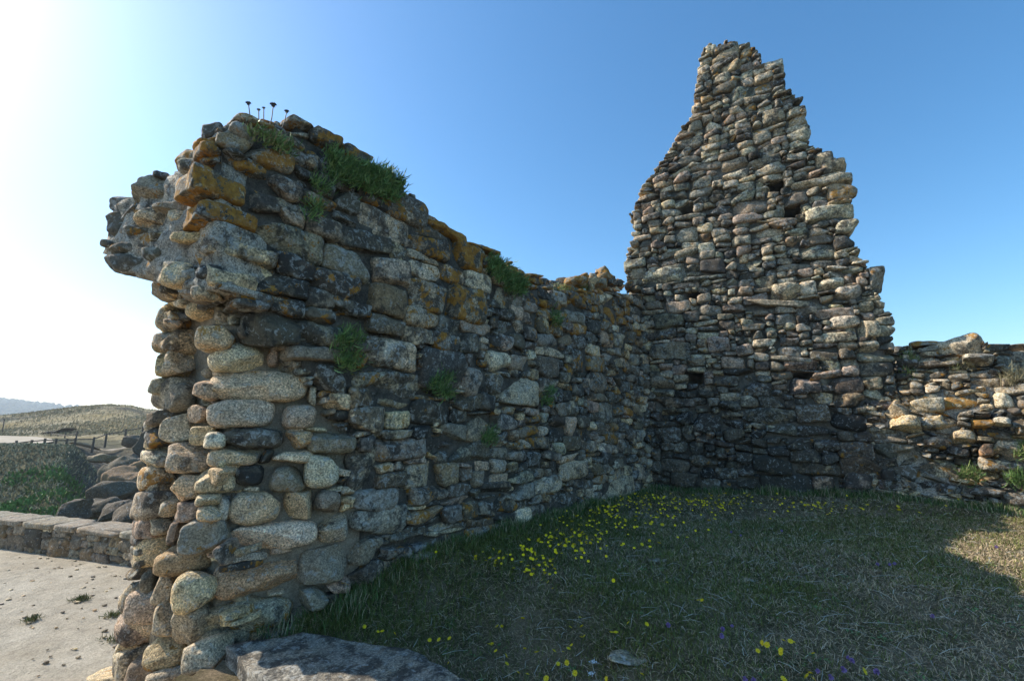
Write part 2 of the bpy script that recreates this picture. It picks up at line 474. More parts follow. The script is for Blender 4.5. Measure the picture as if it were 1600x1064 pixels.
# ------------------------------------------------------------ layout of the ruins
# long wall: base line seen from the near pier to the inner corner
Lc0 = on_z(545, 900, 0); Lc1 = on_z(1020, 765, 0)
DL = nrm([Lc1[0]-Lc0[0], Lc1[1]-Lc0[1], 0]); WL = np.linalg.norm(Lc1-Lc0)
FL = Face([Lc0[0], Lc0[1], 0], DL)
OUTD = -FL.N                                     # from the face into the wall
Tc0 = Lc1.copy(); Tc1 = on_z(1385, 775, 0)
TA = math.radians(-26)
FT = Face([Tc0[0], Tc0[1], 0], [math.cos(TA), math.sin(TA), 0])
D1 = nrm([.88, .47, 0])
F1 = Face([Lc0[0], Lc0[1], 0], D1)               # end face of the pier, quoins
C1 = Lc0-D1*1.27
F2 = Face([C1[0], C1[1], 0], [.85, -.53, 0])     # receding broken side of the pier (u negative to the left)
FLU = FL.uv(330, 390)[0]
CU = FL.P(FLU, 0)
F3 = Face([CU[0], CU[1], 0], [.92, -.39, 0])     # overhanging springer

def Z1(l): return [(150+a/2.66, 150+b/2.66, 150+c/2.66, 150+d/2.66, k) for a, b, c, d, k in l]
def Z2(l): return [(180+a/1.822, 480+b/1.822, 180+c/1.822, 480+d/1.822, k) for a, b, c, d, k in l]
def Z3(l): return [(550+a/1.774, 250+b/1.774, 550+c/1.774, 250+d/1.774, k) for a, b, c, d, k in l]

Q1 = Z2([(268,102,422,183,'w'),(424,112,464,172,'p'),(448,122,544,192,'d'),(278,178,552,272,'g'),(548,222,578,284,'g'),
 (262,262,458,348,'g'),(476,275,572,345,'p'),(304,345,480,408,'s'),(482,350,562,404,'r'),(452,408,566,446,'w'),(268,402,412,452,'t'),
 (408,405,452,445,'s'),(232,455,345,525,'t'),(340,445,425,512,'s'),(448,448,545,525,'d'),(545,420,638,508,'g'),(552,356,688,418,'d'),
 (268,535,328,612,'w'),(326,522,462,617,'t'),(484,518,570,602,'t'),(574,518,642,590,'d'),(580,590,664,674,'g'),(314,602,578,700,'w'),
 (522,678,662,796,'d'),(282,708,526,838,'r'),(516,796,604,864,'d'),(250,820,512,960,'g'),
 (224,42,340,126,'t'),(344,34,404,97,'s'),(404,20,530,116,'s')])
Q2 = Z2([(134,0,212,78,'g'),(120,78,205,134,'d'),(145,118,225,202,'g'),(116,205,200,262,'d'),(153,215,222,298,'d'),(228,212,300,272,'p'),
 (206,278,265,330,'p'),(138,302,230,385,'g'),(95,305,145,368,'g'),(92,370,158,408,'t'),(215,335,280,388,'t'),(254,356,304,400,'w'),
 (152,384,272,465,'g'),(96,408,155,462,'g'),(98,460,160,552,'g'),(160,474,258,546,'t'),(90,546,140,580,'p'),(138,546,185,592,'t'),
 (180,540,240,606,'u'),(236,528,290,560,'t'),(110,582,160,645,'g'),(160,600,200,668,'u'),(198,605,312,692,'d'),(66,642,160,732,'t'),
 (120,678,266,754,'n'),(292,668,326,728,'u'),(90,735,118,800,'d'),(108,742,178,832,'g'),(176,752,284,862,'t'),(50,792,160,892,'p'),
 (122,835,185,932,'g'),(165,850,255,954,'g'),(55,868,125,944,'g'),(94,910,150,985,'d'),(22,920,92,985,'t'),(100,940,205,1010,'y'),
 (200,940,312,1032,'g'),(45,985,140,1064,'d'),(108,1012,215,1064,'g'),(12,1000,45,1050,'d'),(0,1055,60,1120,'g'),(60,1070,150,1130,'g'),
 (152,1065,230,1130,'d'),(212,1035,300,1110,'d'),(238,560,300,602,'t'),(270,455,330,500,'t')])
Q2 += Z1([(272,882,395,990,'g'),(256,992,380,1060,'g'),(390,845,515,935,'t'),(235,778,345,850,'d')])
QL = Z1([(472,688,684,820,'t'),(585,785,748,855,'s'),(585,845,738,900,'s'),(667,905,855,1035,'s'),(378,290,632,450,'g'),
 (545,230,720,345,'o'),(630,395,755,495,'d'),(430,450,665,575,'s'),(482,570,772,712,'t'),(670,520,962,705,'d'),(768,650,918,765,'s'),
 (684,728,868,835,'s'),(736,830,880,915,'s'),(856,795,992,890,'d'),(880,885,1000,950,'s'),(725,325,865,450,'p'),(752,455,880,545,'u'),
 (885,500,1022,610,'d'),(960,625,1155,775,'d'),(910,720,1100,855,'d'),(990,850,1150,925,'s'),(595,85,790,165,'o'),(806,83,915,150,'o'),
 (900,120,1040,240,'o'),(1030,195,1140,290,'o'),(790,155,885,235,'o'),(630,185,820,320,'o'),(850,390,1000,500,'o'),(815,285,925,360,'d'),
 (1000,460,1095,555,'d')])
QL += Z3([(50,488,192,588,'g'),(195,520,312,640,'b'),(165,330,250,420,'o'),(255,338,372,455,'o'),(55,425,145,485,'t'),(165,195,275,280,'o'),
 (80,588,205,655,'g'),(0,628,62,690,'n'),(5,690,105,750,'t'),(380,525,445,590,'w'),(415,605,522,688,'g'),(375,590,418,650,'g'),
 (314,570,372,650,'d'),(290,645,358,690,'t'),(280,775,388,846,'w'),(82,765,200,835,'d'),(0,798,75,912,'d'),(150,892,280,952,'d'),
 (160,955,252,1005,'n'),(238,838,300,898,'n'),(255,955,303,1005,'b'),(305,945,350,1005,'g'),(352,940,405,1000,'d'),(450,890,512,940,'b'),
 (507,875,578,930,'w'),(365,895,440,935,'d'),(110,1015,208,1064,'g'),(110,85,215,190,'g'),(238,480,305,535,'d'),(690,780,740,812,'w'),
 (592,770,634,812,'t'),(690,470,716,520,'p')])

top_px = [(332,300),(318,215),(345,195),(400,186),(455,184),(520,200),(560,226),(585,243),(640,285),(655,305),(672,338),(700,350),(740,378),(772,392),
          (800,412),(832,440),(868,453),(900,455),(935,453),(985,458),(1030,466)]
polyL = [FL.uv(*p) for p in top_px]
uR = polyL[-1][0]
uB = FL.uv(415, 560)
polyL = [(FLU+.1, FL.uv(340, 440)[1]), (FL.uv(430,520)[0], FL.uv(430,520)[1]), (FL.uv(500,610)[0], FL.uv(500,610)[1]),
         (.05, 1.2), (0.05, -.15)][::-1] + polyL + [(WL+.6, polyL[-1][1]), (WL+.6, -.15)]

def lichL(u, v, k):
    hi = sstep(.9, -.2, (np.interp(u, [p[0] for p in polyL if p[1] > 2.5][:18], [p[1] for p in polyL if p[1] > 2.5][:18])-v)) if True else 0
    hi = hi*(1 if u < 4.6 else .6)
    o = max(0., .80*hi+rng.normal()*.27) if k != 'o' else .58
    if rng.random() < (.10 if v > 1.5 else .03): o = max(o, .55)
    return (min(o, 1), .25+rng.random()*.75, .2+rng.random()*.8)

# ------------------------------------------------------------ long wall
KL = {'g':4,'d':6,'s':3,'t':2,'p':1,'n':1,'b':1,'w':.6,'u':1,'e':.6}
wall = empty('ruined_wall', (Lc0[0], Lc0[1], 0), 'long dark rubble wall with orange lichen, its thick broken end standing nearest the camera', 'wall')
st = Stones()
placed = []
for (x0, y0, x1, y1, k) in QL:
    u, v, w, h = FL.box(x0, y0, x1, y1); placed.append((u, v, w, h))
    lay(st, FL, [(u, v, w, h)], KL, 14, depth=.42, proud=.03, lich=lichL, kfix=k, rot=.02, warp=0, jit=.015, gap=1.02)
def sizeL(u, v):
    k = np.interp(u, [-1.5, 0, 3, 7], [1.0, .95, .8, .72])
    return .47*k*(1.15 if v > 2.6 else 1), .25*k*(1.15 if v > 2.6 else 1)
rects = pack(polyL, .055, sizeL, placed, 11)
fill = [r for r in rects if r[0] < .7 and r[1] > 1.6 and (r[3] < .12 or r[2] < .13)]
rects = [r for r in rects if r not in fill]
lay(st, FL, fill, KL, 8, lich=lichL, proud=-.07, jit=.02, rot=.15)
near = [r for r in rects if r[0] < 2.2]; far = [r for r in rects if r[0] >= 2.2]
lay(st, FL, near, KL, 9, lich=lichL, jit=.022, rot=.06)
lay(st, FL, far, KL, 7, lich=lichL, jit=.022, rot=.06)
# crest, inner filling and back face
def crest(stn, face, poly, T, kinds, lich, mean=(.34,.2), res=5, seed=3, reach=.34, step=.33, backface=True, gain=1.):
    P_ = [(u, v, w, h) for (u, v, w, h) in pack(poly, .08, lambda a, b: mean, (), seed)]
    for lay_ in np.arange(step, T-.1, step):
        e = []
        for (u, v, w, h) in P_:
            edge = not all(bool(inpoly(u+a, v+b, poly)) for a, b in ((reach,0),(-reach,0),(0,reach)))
            if edge: e.append((u+rng.normal()*.05, v+rng.normal()*.05-.03, w, h))
        lay(stn, face, e, kinds, res, depth=.36, lich=lich, layer=lay_, rot=.12, gain=gain)
    if backface:
        back = Face(face.P(0, 0, -T), face.U, face.V); back.N = -face.N
        lay(stn, back, P_, kinds, res, depth=.34, lich=lich, rot=.08, gain=gain)
polyLb = [p for p in polyL]
crest(st, FL, polyL, 1.15, KL, lichL, mean=(.42,.26), seed=21)
FLb = Face(FL.P(0, 0, -.72), DL)
shade_crest = [(.9,3.0),(7.2,3.0),(7.2,4.45),(6.4,4.35),(5.8,4.1),(5.4,3.95),(4.7,4.25),(4.0,4.2),(3.3,4.14),(2.6,4.17),(1.8,4.25),(1.0,4.2)]  # raised back crest added to lengthen the wall's shadow; also closes the corner gap
lay(st, FLb, pack(shade_crest, .08, lambda u, v: (.34,.2), (), 23), KL, 5, lich=lichL, jit=.04, rot=.1)
crest(st, FLb, shade_crest, .5, KL, lichL, mean=(.34,.2), seed=24, step=.25)
st.build('stone_facing', M['stone'], wall)
core_sheet(FLb, shade_crest, .5, .1, M['mortar_dark'], wall, 'shade_crest_core', inset=.1)
core_sheet(FL, polyL, 1.15, .09, M['mortar_dark'], wall, 'mortar_core', inset=.075, amp=.035)

# pier end and springer
KP = {'g':5,'t':4,'d':2,'p':1,'w':1,'y':1,'s':1}
def lichP(u, v, k):
    return (.38 if (k == 'y' or rng.random() < .08) else rng.random()*.15, .05+rng.random()*.4+(.4 if k in 's' else 0), .2+rng.random()*.5)
def lichU(u, v, k):
    return (.5+rng.random()*.2 if rng.random() < .15+.4*(v > 4) else rng.random()*.2, .4+rng.random()*.5, .3+rng.random()*.7)
sp = Stones()
pl1 = []
for (x0, y0, x1, y1, k) in Q1:
    u, v, w, h = F1.box(x0, y0, x1, y1); pl1.append((u, v, w, h))
    cy = (y0+y1)/2; kk = float(sstep(575, 440, cy))
    P1 = F1.P(u, v); uu, vv = FL.uv((x0+x1)/2, cy); P2 = FL.P(uu, vv); P = P1*(1-kk)+P2*kk
    s_ = np.linalg.norm(P-EYEP)/np.linalg.norm(P1-EYEP)
    tn, _ = tint({}, k, var=.08)
    d = .45
    a = rng.normal()*.02; U = F1.U*math.cos(a)+F1.V*math.sin(a); V = -F1.U*math.sin(a)+F1.V*math.cos(a)
    sp.add(P+F1.N*(.10-d/2+rng.normal()*.012), U, V, nrm(F1.N+U*rng.normal()*.06), w*s_*1.03, d, h*s_*1.04, tn, lichP(u, v, k), 18, p=rng.uniform(3, 4.6), cuts=3, rough=.8)
poly1 = [F1.uv(*p) for p in [(322,1070),(318,1000),(330,560),(338,470),(430,470),(480,560),(500,650),(545,720)]]+[(0,.9),(0,-.3)]
lay(sp, F1, [q for q in pack(poly1, .045, lambda u, v: (.16,.10), pl1, 31) if q[2] > .1], KP, 8, depth=.25, proud=-.01, lich=lichP, jit=.015, rot=.2)
pl2 = []
for (x0, y0, x1, y1, k) in Q2:
    tn, _ = tint({}, k, var=.08)
    pl2.append(blob(sp, F2, x0, y0, x1, y1, tn, lichP(0, 0, k), 15, p=rng.uniform(2.7, 4.5), rough=.9, depth=.4, proud=-.02, turn=.2))
poly2 = [F2.uv(*p) for p in [(335,1100),(332,440),(250,440),(248,640),(238,760),(222,860),(205,1000),(185,1110)]]
lay(sp, F2, pack(poly2, .06, lambda u, v: (.2,.12), pl2, 32), KP, 8, depth=.3, proud=-.08, lich=lichP, jit=.02, rot=.15)
# lower courses below the frame down to the gravel
bot = [(u, v-.0, w, h) for (u, v, w, h) in pack([(-1.6,-1.35),(0,-1.35),(0,-.95),(-1.6,-.95)], .07, lambda u, v: (.34,.2), (), 33)]
lay(sp, F2, bot, KP, 6, lich=lichP, proud=.15)
lay(sp, F1, pack([(-1.3,-1.35),(.1,-1.35),(.1,-.3),(-1.3,-.3)], .07, lambda u, v: (.36,.22), (), 34), KP, 6, lich=lichP)
# hidden back side of the pier
C2 = F2.P(poly2[3][0], 0)
F4 = Face([C2[0], C2[1], 0], DL); F4.N = -FL.N
lay(sp, F4, pack([(-.1,-1.35),(2.2,-1.35),(2.2,3.9),(-.1,3.4)], .08, lambda u, v: (.4,.24), (), 35), KP, 6, lich=lichU)
lay(sp, F4, pack([(2.2,-1.35),(8.2,-1.35),(8.2,.4),(2.2,.4)], .09, lambda u, v: (.44,.26), (), 36), KP, 4, lich=lichU, layer=-.02, proud=-.45)
pier = sp.build('end_pier', M['stone_near'], wall)

so = Stones()
O3 = Z1([(60,410,150,480,'s'),(45,490,130,590,'s'),(145,340,350,440,'d'),(180,475,310,555,'g'),(130,540,245,590,'s'),(30,598,110,640,'s'),(52,665,200,745,'s'),
 (60,615,210,670,'s'),(205,605,330,690,'s'),(330,230,440,315,'o'),(440,125,510,195,'s'),(500,115,600,180,'d'),(350,260,540,330,'d'),
 (235,320,280,350,'s'),(320,560,500,620,'y'),(325,695,410,740,'s'),(260,690,420,790,'t'),(430,190,520,230,'d'),(250,440,420,500,'d'),(100,455,180,520,'s'),
 (300,480,390,550,'t'),(365,500,430,545,'w'),(230,560,330,610,'y'),(420,700,500,770,'s'),(175,355,240,400,'s'),(380,330,450,400,'d'),(505,160,600,220,'n'),(520,225,590,260,'d'),(330,790,420,850,'u'),(400,790,470,850,'t')])
pl3 = []
for (x0, y0, x1, y1, k) in O3:
    tn, _ = tint({}, k, var=.1)
    pl3.append(blob(so, F3, x0, y0, x1, y1, tn, (.6 if k == 'o' else .1+rng.random()*.2, .2+rng.random()*.6, .4+rng.random()*.6), 14, p=rng.uniform(2.7, 4.5), cuts=5, rough=1.3, rot=.06, depth=.26, proud=-.06, turn=.6))
px3 = [(335,455),(280,445),(250,436),(222,430),(180,420),(163,396),(168,345),(180,314),(242,286),(292,252),(320,214),(345,205)]
poly3 = [F3.uv(*p) for p in px3]
KO = {'s':4,'d':4,'g':1.5,'t':1.5,'n':1}
lay(so, F3, pack(poly3, .05, lambda u, v: (.24,.12), pl3, 41), KO, 8, depth=.3, proud=-.09, lich=lichU, jit=.04, rot=.2, cuts=4)
crest(so, F3, [(u*.97-.01, v*.995) for u, v in poly3], 1.3, KO, lichU, mean=(.20,.13), seed=45, res=7, backface=False)
core_sheet(F3, poly3, 1.35, .06, M['stone_near'], wall, 'springer_core', inset=.05, amp=.09, shrink=.0, bulge=lambda a, b: 0*a)
back3 = Face(F3.P(0,0,-1.45), F3.U); back3.N = -F3.N
lay(so, back3, pack(poly3, .08, lambda u, v: (.3,.18), (), 44), KO, 5, lich=lichU, jit=.04)
so.build('arch_springer', M['stone_near'], wall)

def loft(rings, name, mat, parent, nsub=14, amp=.04):
    """closed body through horizontal rings of equal point count; rough surface"""
    R = []
    for k in range(len(rings)-1):
        (z0, a), (z1, b) = rings[k], rings[k+1]; a = np.array(a, float); b = np.array(b, float)
        m_ = max(1, int((z1-z0)/.09))
        for t in np.arange(m_)/m_: R.append((z0+(z1-z0)*t, a+(b-a)*t))
    R.append((rings[-1][0], np.array(rings[-1][1], float)))
    V = []
    for z, a in R:
        for i in range(len(a)):
            p, q = a[i], a[(i+1) % len(a)]
            for t in np.arange(nsub)/nsub: V.append((*(p+(q-p)*t), z))
    V = np.array(V); n = len(R[0][1])*nsub; ctr = V.mean(0)
    dr = V-ctr; dr[:, 2] = 0; dr /= np.linalg.norm(dr, axis=1)[:, None]+1e-6
    V += dr*(fbm(V*4, 4, 8)*amp*1.6)[:, None]
    F = []
    for k in range(len(R)-1):
        for i in range(n): F.append([k*n+i, k*n+(i+1) % n, (k+1)*n+(i+1) % n, (k+1)*n+i])
    F.append(list(range(n))[::-1]); F.append([(len(R)-1)*n+i for i in range(n)])
    return mk(name, V, [list(f) for f in F], mat, parent, True)
ins = .10
def ring(z, cu, kk, pxl=None, topu=1.):
    """plan polygon of the pier heart at height z; kk blends the quoin face out to the long wall plane"""
    a = (Lc0-F1.N*ins+DL*.1)[:2]
    b = (C1*(1-kk)+CU*kk)[:2]+(DL*.12)[:2]*1+np.array([.06,.04])
    c = cu[:2]+(DL*(.14-.08*kk))[:2]
    d_ = c+DL[:2]*1.4; e = Lc0[:2]+DL[:2]*1.9+OUTD[:2]*.2
    a = a+OUTD[:2]*.16*kk; b = b+OUTD[:2]*.17*kk
    return (z, [a, b, c, d_, e])
def lft(px, py, face): 
    u, v = face.uv(px, py); p = face.P(u, 0); return p, v+0
rings = [ring(-1.4, F2.P(F2.uv(205,1000)[0], 0), 0), ring(1.0, F2.P(F2.uv(245,700)[0]+.05, 0), 0),
         ring(2.0, F2.P(F2.uv(258,560)[0]+.05, 0), 0), ring(2.75, F2.P(F2.uv(262,460)[0]+.08, 0), .75)]
for (px, py) in ((215,420),(190,385),(195,330)):
    p, z = lft(px, py, F3); rings.append(ring(z, p, 1))
for (px, py) in ((255,295),(310,255),(340,225)):
    p, z = lft(px, py, F3); rings.append(ring(z, p, 1))
rings.sort(key=lambda r: r[0])
loft(rings, 'pier_core', M['mortar'], wall, amp=.022)

# ------------------------------------------------------------ tower wall
KT = {'g':6,'d':4,'s':1.8,'e':3,'p':1.6,'t':1.2,'w':.7,'u':1,'r':.15}
tow_px = [(985,775),(985,470),(975,412),(985,375),(992,350),(984,335),(1003,290),(1042,240),(1060,205),(1080,180),(1088,130),(1094,85),(1106,68),(1135,66),
 (1165,66),(1185,80),(1193,100),(1215,94),(1226,118),(1230,140),(1255,152),(1264,200),(1268,228),(1300,242),(1318,252),(1318,272),(1334,292),(1328,330),
 (1332,362),(1345,395),(1362,420),(1378,440),(1374,460),(1396,495),(1398,530),(1400,560),(1400,775)]
polyT = [FT.uv(*p) for p in tow_px]; polyT[0] = (polyT[0][0], -.2); polyT[-1] = (polyT[-1][0], -.2)
tower = empty('tower_wall', (Tc0[0], Tc0[1], 0), 'tall tapering grey stone gable ruin with a ragged peak rising against the blue sky', 'ruin wall')
stt = Stones()
def boxT(l): return [FT.box(a, b, c, d)+(k,) for a, b, c, d, k in l]
QT = boxT([(1258,318,1332,346,'w'),(1248,380,1305,408,'e'),(1008,418,1072,444,'w'),(1062,428,1130,442,'e'),(1180,430,1215,455,'g'),(1275,235,1302,262,'g'),
 (1286,245,1322,272,'n'),(1240,272,1330,298,'g'),(1294,281,1340,315,'n'),(1205,445,1246,470,'g'),(1248,438,1275,462,'g'),(1278,432,1320,455,'w'),
 (1305,447,1350,470,'w'),(1275,480,1330,500,'p'),(1296,492,1345,515,'w'),(1108,528,1140,552,'u'),(1128,554,1166,576,'p'),(1284,518,1335,535,'g'),
 (1338,500,1372,528,'g'),(1340,532,1375,552,'g'),(1313,573,1343,590,'p'),(1018,535,1078,562,'d'),(1022,622,1082,638,'u'),(1300,615,1352,636,'n'),
 (1232,592,1282,615,'u'),(1226,562,1276,580,'p'),(1310,690,1362,715,'p'),(1314,716,1375,748,'r'),(1130,670,1162,690,'g'),(1275,685,1312,705,'u'),
 (1320,738,1372,765,'u'),(1168,560,1180,575,'d'),(1360,418,1384,452,'d'),(1215,540,1250,560,'g'),(1178,528,1215,542,'w'),(1020,510,1056,530,'u'),(1305,345,1340,366,'g'),
 (1100,68,1118,84,'w'),(1115,66,1150,84,'d'),(1196,92,1224,112,'g')])
holes = [FT.box(1074,582,1098,602), FT.box(1240,582,1264,600), FT.box(1204,278,1224,298), FT.box(1062,316,1084,334), FT.box(1070,453,1092,468), FT.box(1226,318,1256,338)]
placedT = [q[:4] for q in QT]+[tuple(h) for h in holes]
def lichT(u, v, k):
    top = sstep(5.5, 9, v)
    return (min(1, max(0, rng.normal()*.16+.22*top+(.5 if k == 'n' else 0))), .15+rng.random()*.6+.6*sstep(2.8, 1.2, v), .15+rng.random()*.7)
for q in QT: lay(stt, FT, [q], KT, 10, depth=.45, proud=.04, lich=lichT, kfix=q[4], rot=.02, warp=0, gap=1.02)
def sizeT(u, v):
    return (.40, .155) if v > 6.5 else ((.37, .165) if v > 2.8 else (.42, .21))
rt = pack(polyT, .045, sizeT, placedT, 61)
for r_ in rt:                                       # the herringbone lean of the upper courses
    lean = float(sstep(4.5, 8, r_[1]))*.13
    f_ = Face(FT.O, FT.U*math.cos(lean)+FT.V*math.sin(lean), FT.V); f_.N = FT.N
    P = FT.P(r_[0], r_[1])
    g_ = Face(P, FT.U*math.cos(lean)+FT.V*math.sin(lean), -FT.U*math.sin(lean)+FT.V*math.cos(lean)); g_.N = FT.N
    lay(stt, g_, [(0, 0, r_[2], r_[3])], KT, 7, depth=.32, lich=lambda u, v, k, vv=r_[1]: lichT(u, vv, k), jit=.028, rot=.08, warp=0, proud=.015, gain=.80)
crest(stt, FT, polyT, .95, KT, lichT, mean=(.4,.22), seed=62, reach=.36)
stt.build('stone_facing', M['stone_far'], tower)
core_sheet(FT, polyT, .95, .09, M['mortar_grey'], tower, 'mortar_core', inset=.11, holes=holes, amp=.03)

# rubble on the crest where the two walls meet
jr = Stones()
for k in range(70):
    px = rng.uniform(870, 1010); py = np.interp(px, [870,935,985,1010], [452,430,418,430])+rng.uniform(-2, 30)
    u, v = FL.uv(px, py); w = rng.uniform(.12,.4)
    tn, kk = tint({'s':2,'d':3,'g':2,'n':1,'w':1})
    jr.add(FL.P(u, v, -rng.uniform(.1,.6)), FL.U, FL.V, nrm(FL.N+rng.normal(size=3)*.3), w, w*rng.uniform(.7,1.2), w*rng.uniform(.35,.7), tn, (rng.random()**2, rng.random(), rng.random()), 7, cuts=5, rough=1.3)
jr.build('loose_crest_stones', M['stone'], wall)

# ------------------------------------------------------------ broken rubble wall to the right
Rc0 = FT.P(FT.uv(1372, 700)[0], 0, .05); Rc1 = on_z(1600, 798, .1)
RD = nrm([Rc1[0]-Rc0[0], Rc1[1]-Rc0[1], 0])
FRp = Face([Rc0[0], Rc0[1], 0], RD, nrm([0,0,1]+np.array([-RD[1], RD[0], 0])*(.16)))
r_px = [(1352,560),(1372,548),(1398,552),(1404,546),(1420,538),(1480,531),(1500,524),(1528,516),(1542,540),(1560,560),(1600,590),(1660,610)]
polyR = [FRp.uv(*p) for p in r_px]
polyR = [(-.35,-.2)]+polyR+[(polyR[-1][0]+1.2, 1.3), (polyR[-1][0]+1.2, -.2)]
rub = empty('rubble_wall', (Rc0[0], Rc0[1], 0), 'low crumbling sunlit rubble wall leaning against the foot of the tall gable', 'ruin wall')
sr = Stones()
def boxR(l): return [FRp.box(1300+a/2.8, 480+b/2.8, 1300+c/2.8, 480+d/2.8)+(k,) for a, b, c, d, k in l]
QR = boxR([(336,134,510,172,'d'),(460,105,660,205,'g'),(570,195,700,255,'w'),(330,405,480,470,'g'),(475,395,640,465,'g'),(235,485,385,555,'y'),(380,672,552,748,'g'),
 (195,588,380,655,'d'),(520,545,620,605,'t'),(400,560,520,615,'p'),(638,598,705,655,'r'),(710,575,840,655,'g'),(645,655,840,720,'g'),(245,690,400,760,'s'),(430,765,620,820,'s'),
 (600,770,760,830,'d'),(110,55,200,135,'g'),(108,150,215,200,'o'),(115,200,200,235,'g'),(700,385,800,450,'w'),(790,530,840,560,'g'),(210,720,300,800,'d'),(370,240,560,270,'g'),(230,430,330,490,'g'),(355,480,540,540,'y')])
def lichR(u, v, k): return ((.9 if k == 'o' else max(0, rng.normal()*.25+.1)), .2+rng.random()*.7, .2+rng.random()*.8)
KR = {'g':4,'t':2,'d':3,'s':2,'n':1,'y':1,'w':1}
for q in QR:
    bz = .22*math.exp(-((q[1]-1.55)/.55)**2)-.12*math.exp(-((q[1]-.75)/.3)**2)
    lay(sr, FRp, [q], KR, 12, depth=.5, proud=.10+bz, lich=lichR, kfix=q[4], rot=.05, warp=0, jit=.05, cuts=5)
for q in pack(polyR, .05, lambda u, v: (.26,.12), [q[:4] for q in QR], 71):
    bz = .22*math.exp(-((q[1]-1.55)/.55)**2)-.12*math.exp(-((q[1]-.75)/.3)**2)
    lay(sr, FRp, [q], KR, 8, gain=.82, lich=lichR, jit=.05, proud=.04+bz, rot=.2, cuts=5)
crest(sr, FRp, polyR, 1.3, KR, lichR, mean=(.34,.2), seed=72, reach=.4)
sr.build('stone_facing', M['stone'], rub)
core_sheet(FRp, polyR, 1.3, .09, M['stone'], rub, 'rubble_core', inset=.10, amp=.10, bulge=lambda a, b: .22*np.exp(-((b-1.55)/.55)**2)-.12*np.exp(-((b-.75)/.3)**2))

# straight wall of big blocks behind it
Bk0 = at_y(1500, 540, 11.2); BD = nrm([1, -.12, 0])
FB = Face([Bk0[0], Bk0[1], 0], BD)
zt = FB.uv(1560, 549)[1]
bw = empty('block_wall', (Bk0[0], Bk0[1], 0), 'straight wall of large squared grey blocks behind the crumbling rubble wall', 'wall')
sb = Stones()
lay(sb, FB, pack([(-1.5,0),(6,0),(6,zt),(-1.5,zt)], .09, lambda u, v: (.75,.5), (), 81), {'d':4,'g':3,'b':1}, 8, depth=.4, lich=lambda u, v, k: (.1, .5, .3), jit=.008, rot=.01, cuts=1, warp=0, gap=1.0)
sb.build('block_facing', M['stone_far'], bw)
scp = Stones(); x = -1.5
while x < 6:
    w = rng.uniform(.7, 1.2); tn, _ = tint({'d':1,'s':1})
    scp.add(FB.P(x+w/2, zt+.09, -.3), FB.U, FB.V, FB.N, w*.99, .75, .19, tn, (.35, .6, .4), 8, p=8, cuts=1, rough=.5); x += w
scp.build('coping', M['stone_far'], bw)
core_sheet(FB, [(-1.5,-.1),(6,-.1),(6,zt+.05),(-1.5,zt+.05)], .6, .15, M['mortar_grey'], bw, 'mortar_core', inset=.07)

# ------------------------------------------------------------ stone step at the foot of the pier
SZ = -.28
step = empty('stone_step', (-1.3, 3.7, SZ), 'flat weathered stone slab step at the foot of the thick wall end', 'stone step')
pxs = [(352,1012),(410,998),(470,984),(555,996),(640,1012),(705,1048),(770,1085),(700,1150),(520,1140),(440,1078)]
top = [on_z(a, b, SZ) for a, b in pxs]
def slab(poly, zt_, zb, name, mat, parent, tn, n=60, amp=.02):
    P = np.array(poly)[:, :2]; ctr = P.mean(0); V = []; m_ = len(P); per = []
    for i in range(m_):
        for t in np.arange(10)/10: per.append(P[i]+(P[(i+1) % m_]-P[i])*t)
    per = np.array(per); K = len(per); R = 22; F = []
    for r in range(R+1): 
        q = ctr+(per-ctr)*(1-r/R) if r < R else ctr+(per-ctr)*1e-3
        V.append(np.concatenate([q, np.full((K, 1), zt_)], 1))
    V = V[::-1]                                   # centre -> rim
    for k in range(1, 10): V.append(np.concatenate([per+(per-ctr)*.0, np.full((K, 1), zt_+(zb-zt_)*k/9)], 1))
    V = np.concatenate(V); nr = R+1+9
    for r in range(nr-1):
        for i in range(K): F.append([r*K+i, r*K+(i+1) % K, (r+1)*K+(i+1) % K, (r+1)*K+i])
    V[:, 2] += fbm(V*2.2, 5, 2)*amp*1.6*(V[:, 2] > zb+.01)
    side = np.arange(len(V)) >= (R)*K
    V[:, :2] += (np.stack([fbm(V*5, 4, 3), fbm(V*5, 4, 6)], 1)*amp*2)*side[:, None]
    n_ = len(V)
    return mk(name, V, np.array(F), mat, parent, True, {'tint': np.tile(tn, (n_, 1)), 'lich': np.tile((.05,.6,.45), (n_, 1))})
slab(top, SZ, -.75, 'slab', M['stone_near'], step, (.30,.265,.21), amp=.03)
ris = Stones()
for i in (7, 8, 9):
    a, b = top[i], top[(i+1) % len(top)]; 
    Ln = np.linalg.norm(b-a); U = (b-a)/Ln; x = 0
    N = nrm(np.cross(U, [0,0,1]))
    while x < Ln:
        w = rng.uniform(.3, .6); tn, _ = tint({'g':2,'d':1,'t':1})
        for z in (-.88, -1.15): ris.add(a+U*(x+w/2)-N*.1+np.array([0,0,z-SZ]), U, np.array([0,0,1.]), N, w, .4, .26, tn, (.1,.4,.5), 8)
        x += w
ris.build('riser', M['stone_near'], step)

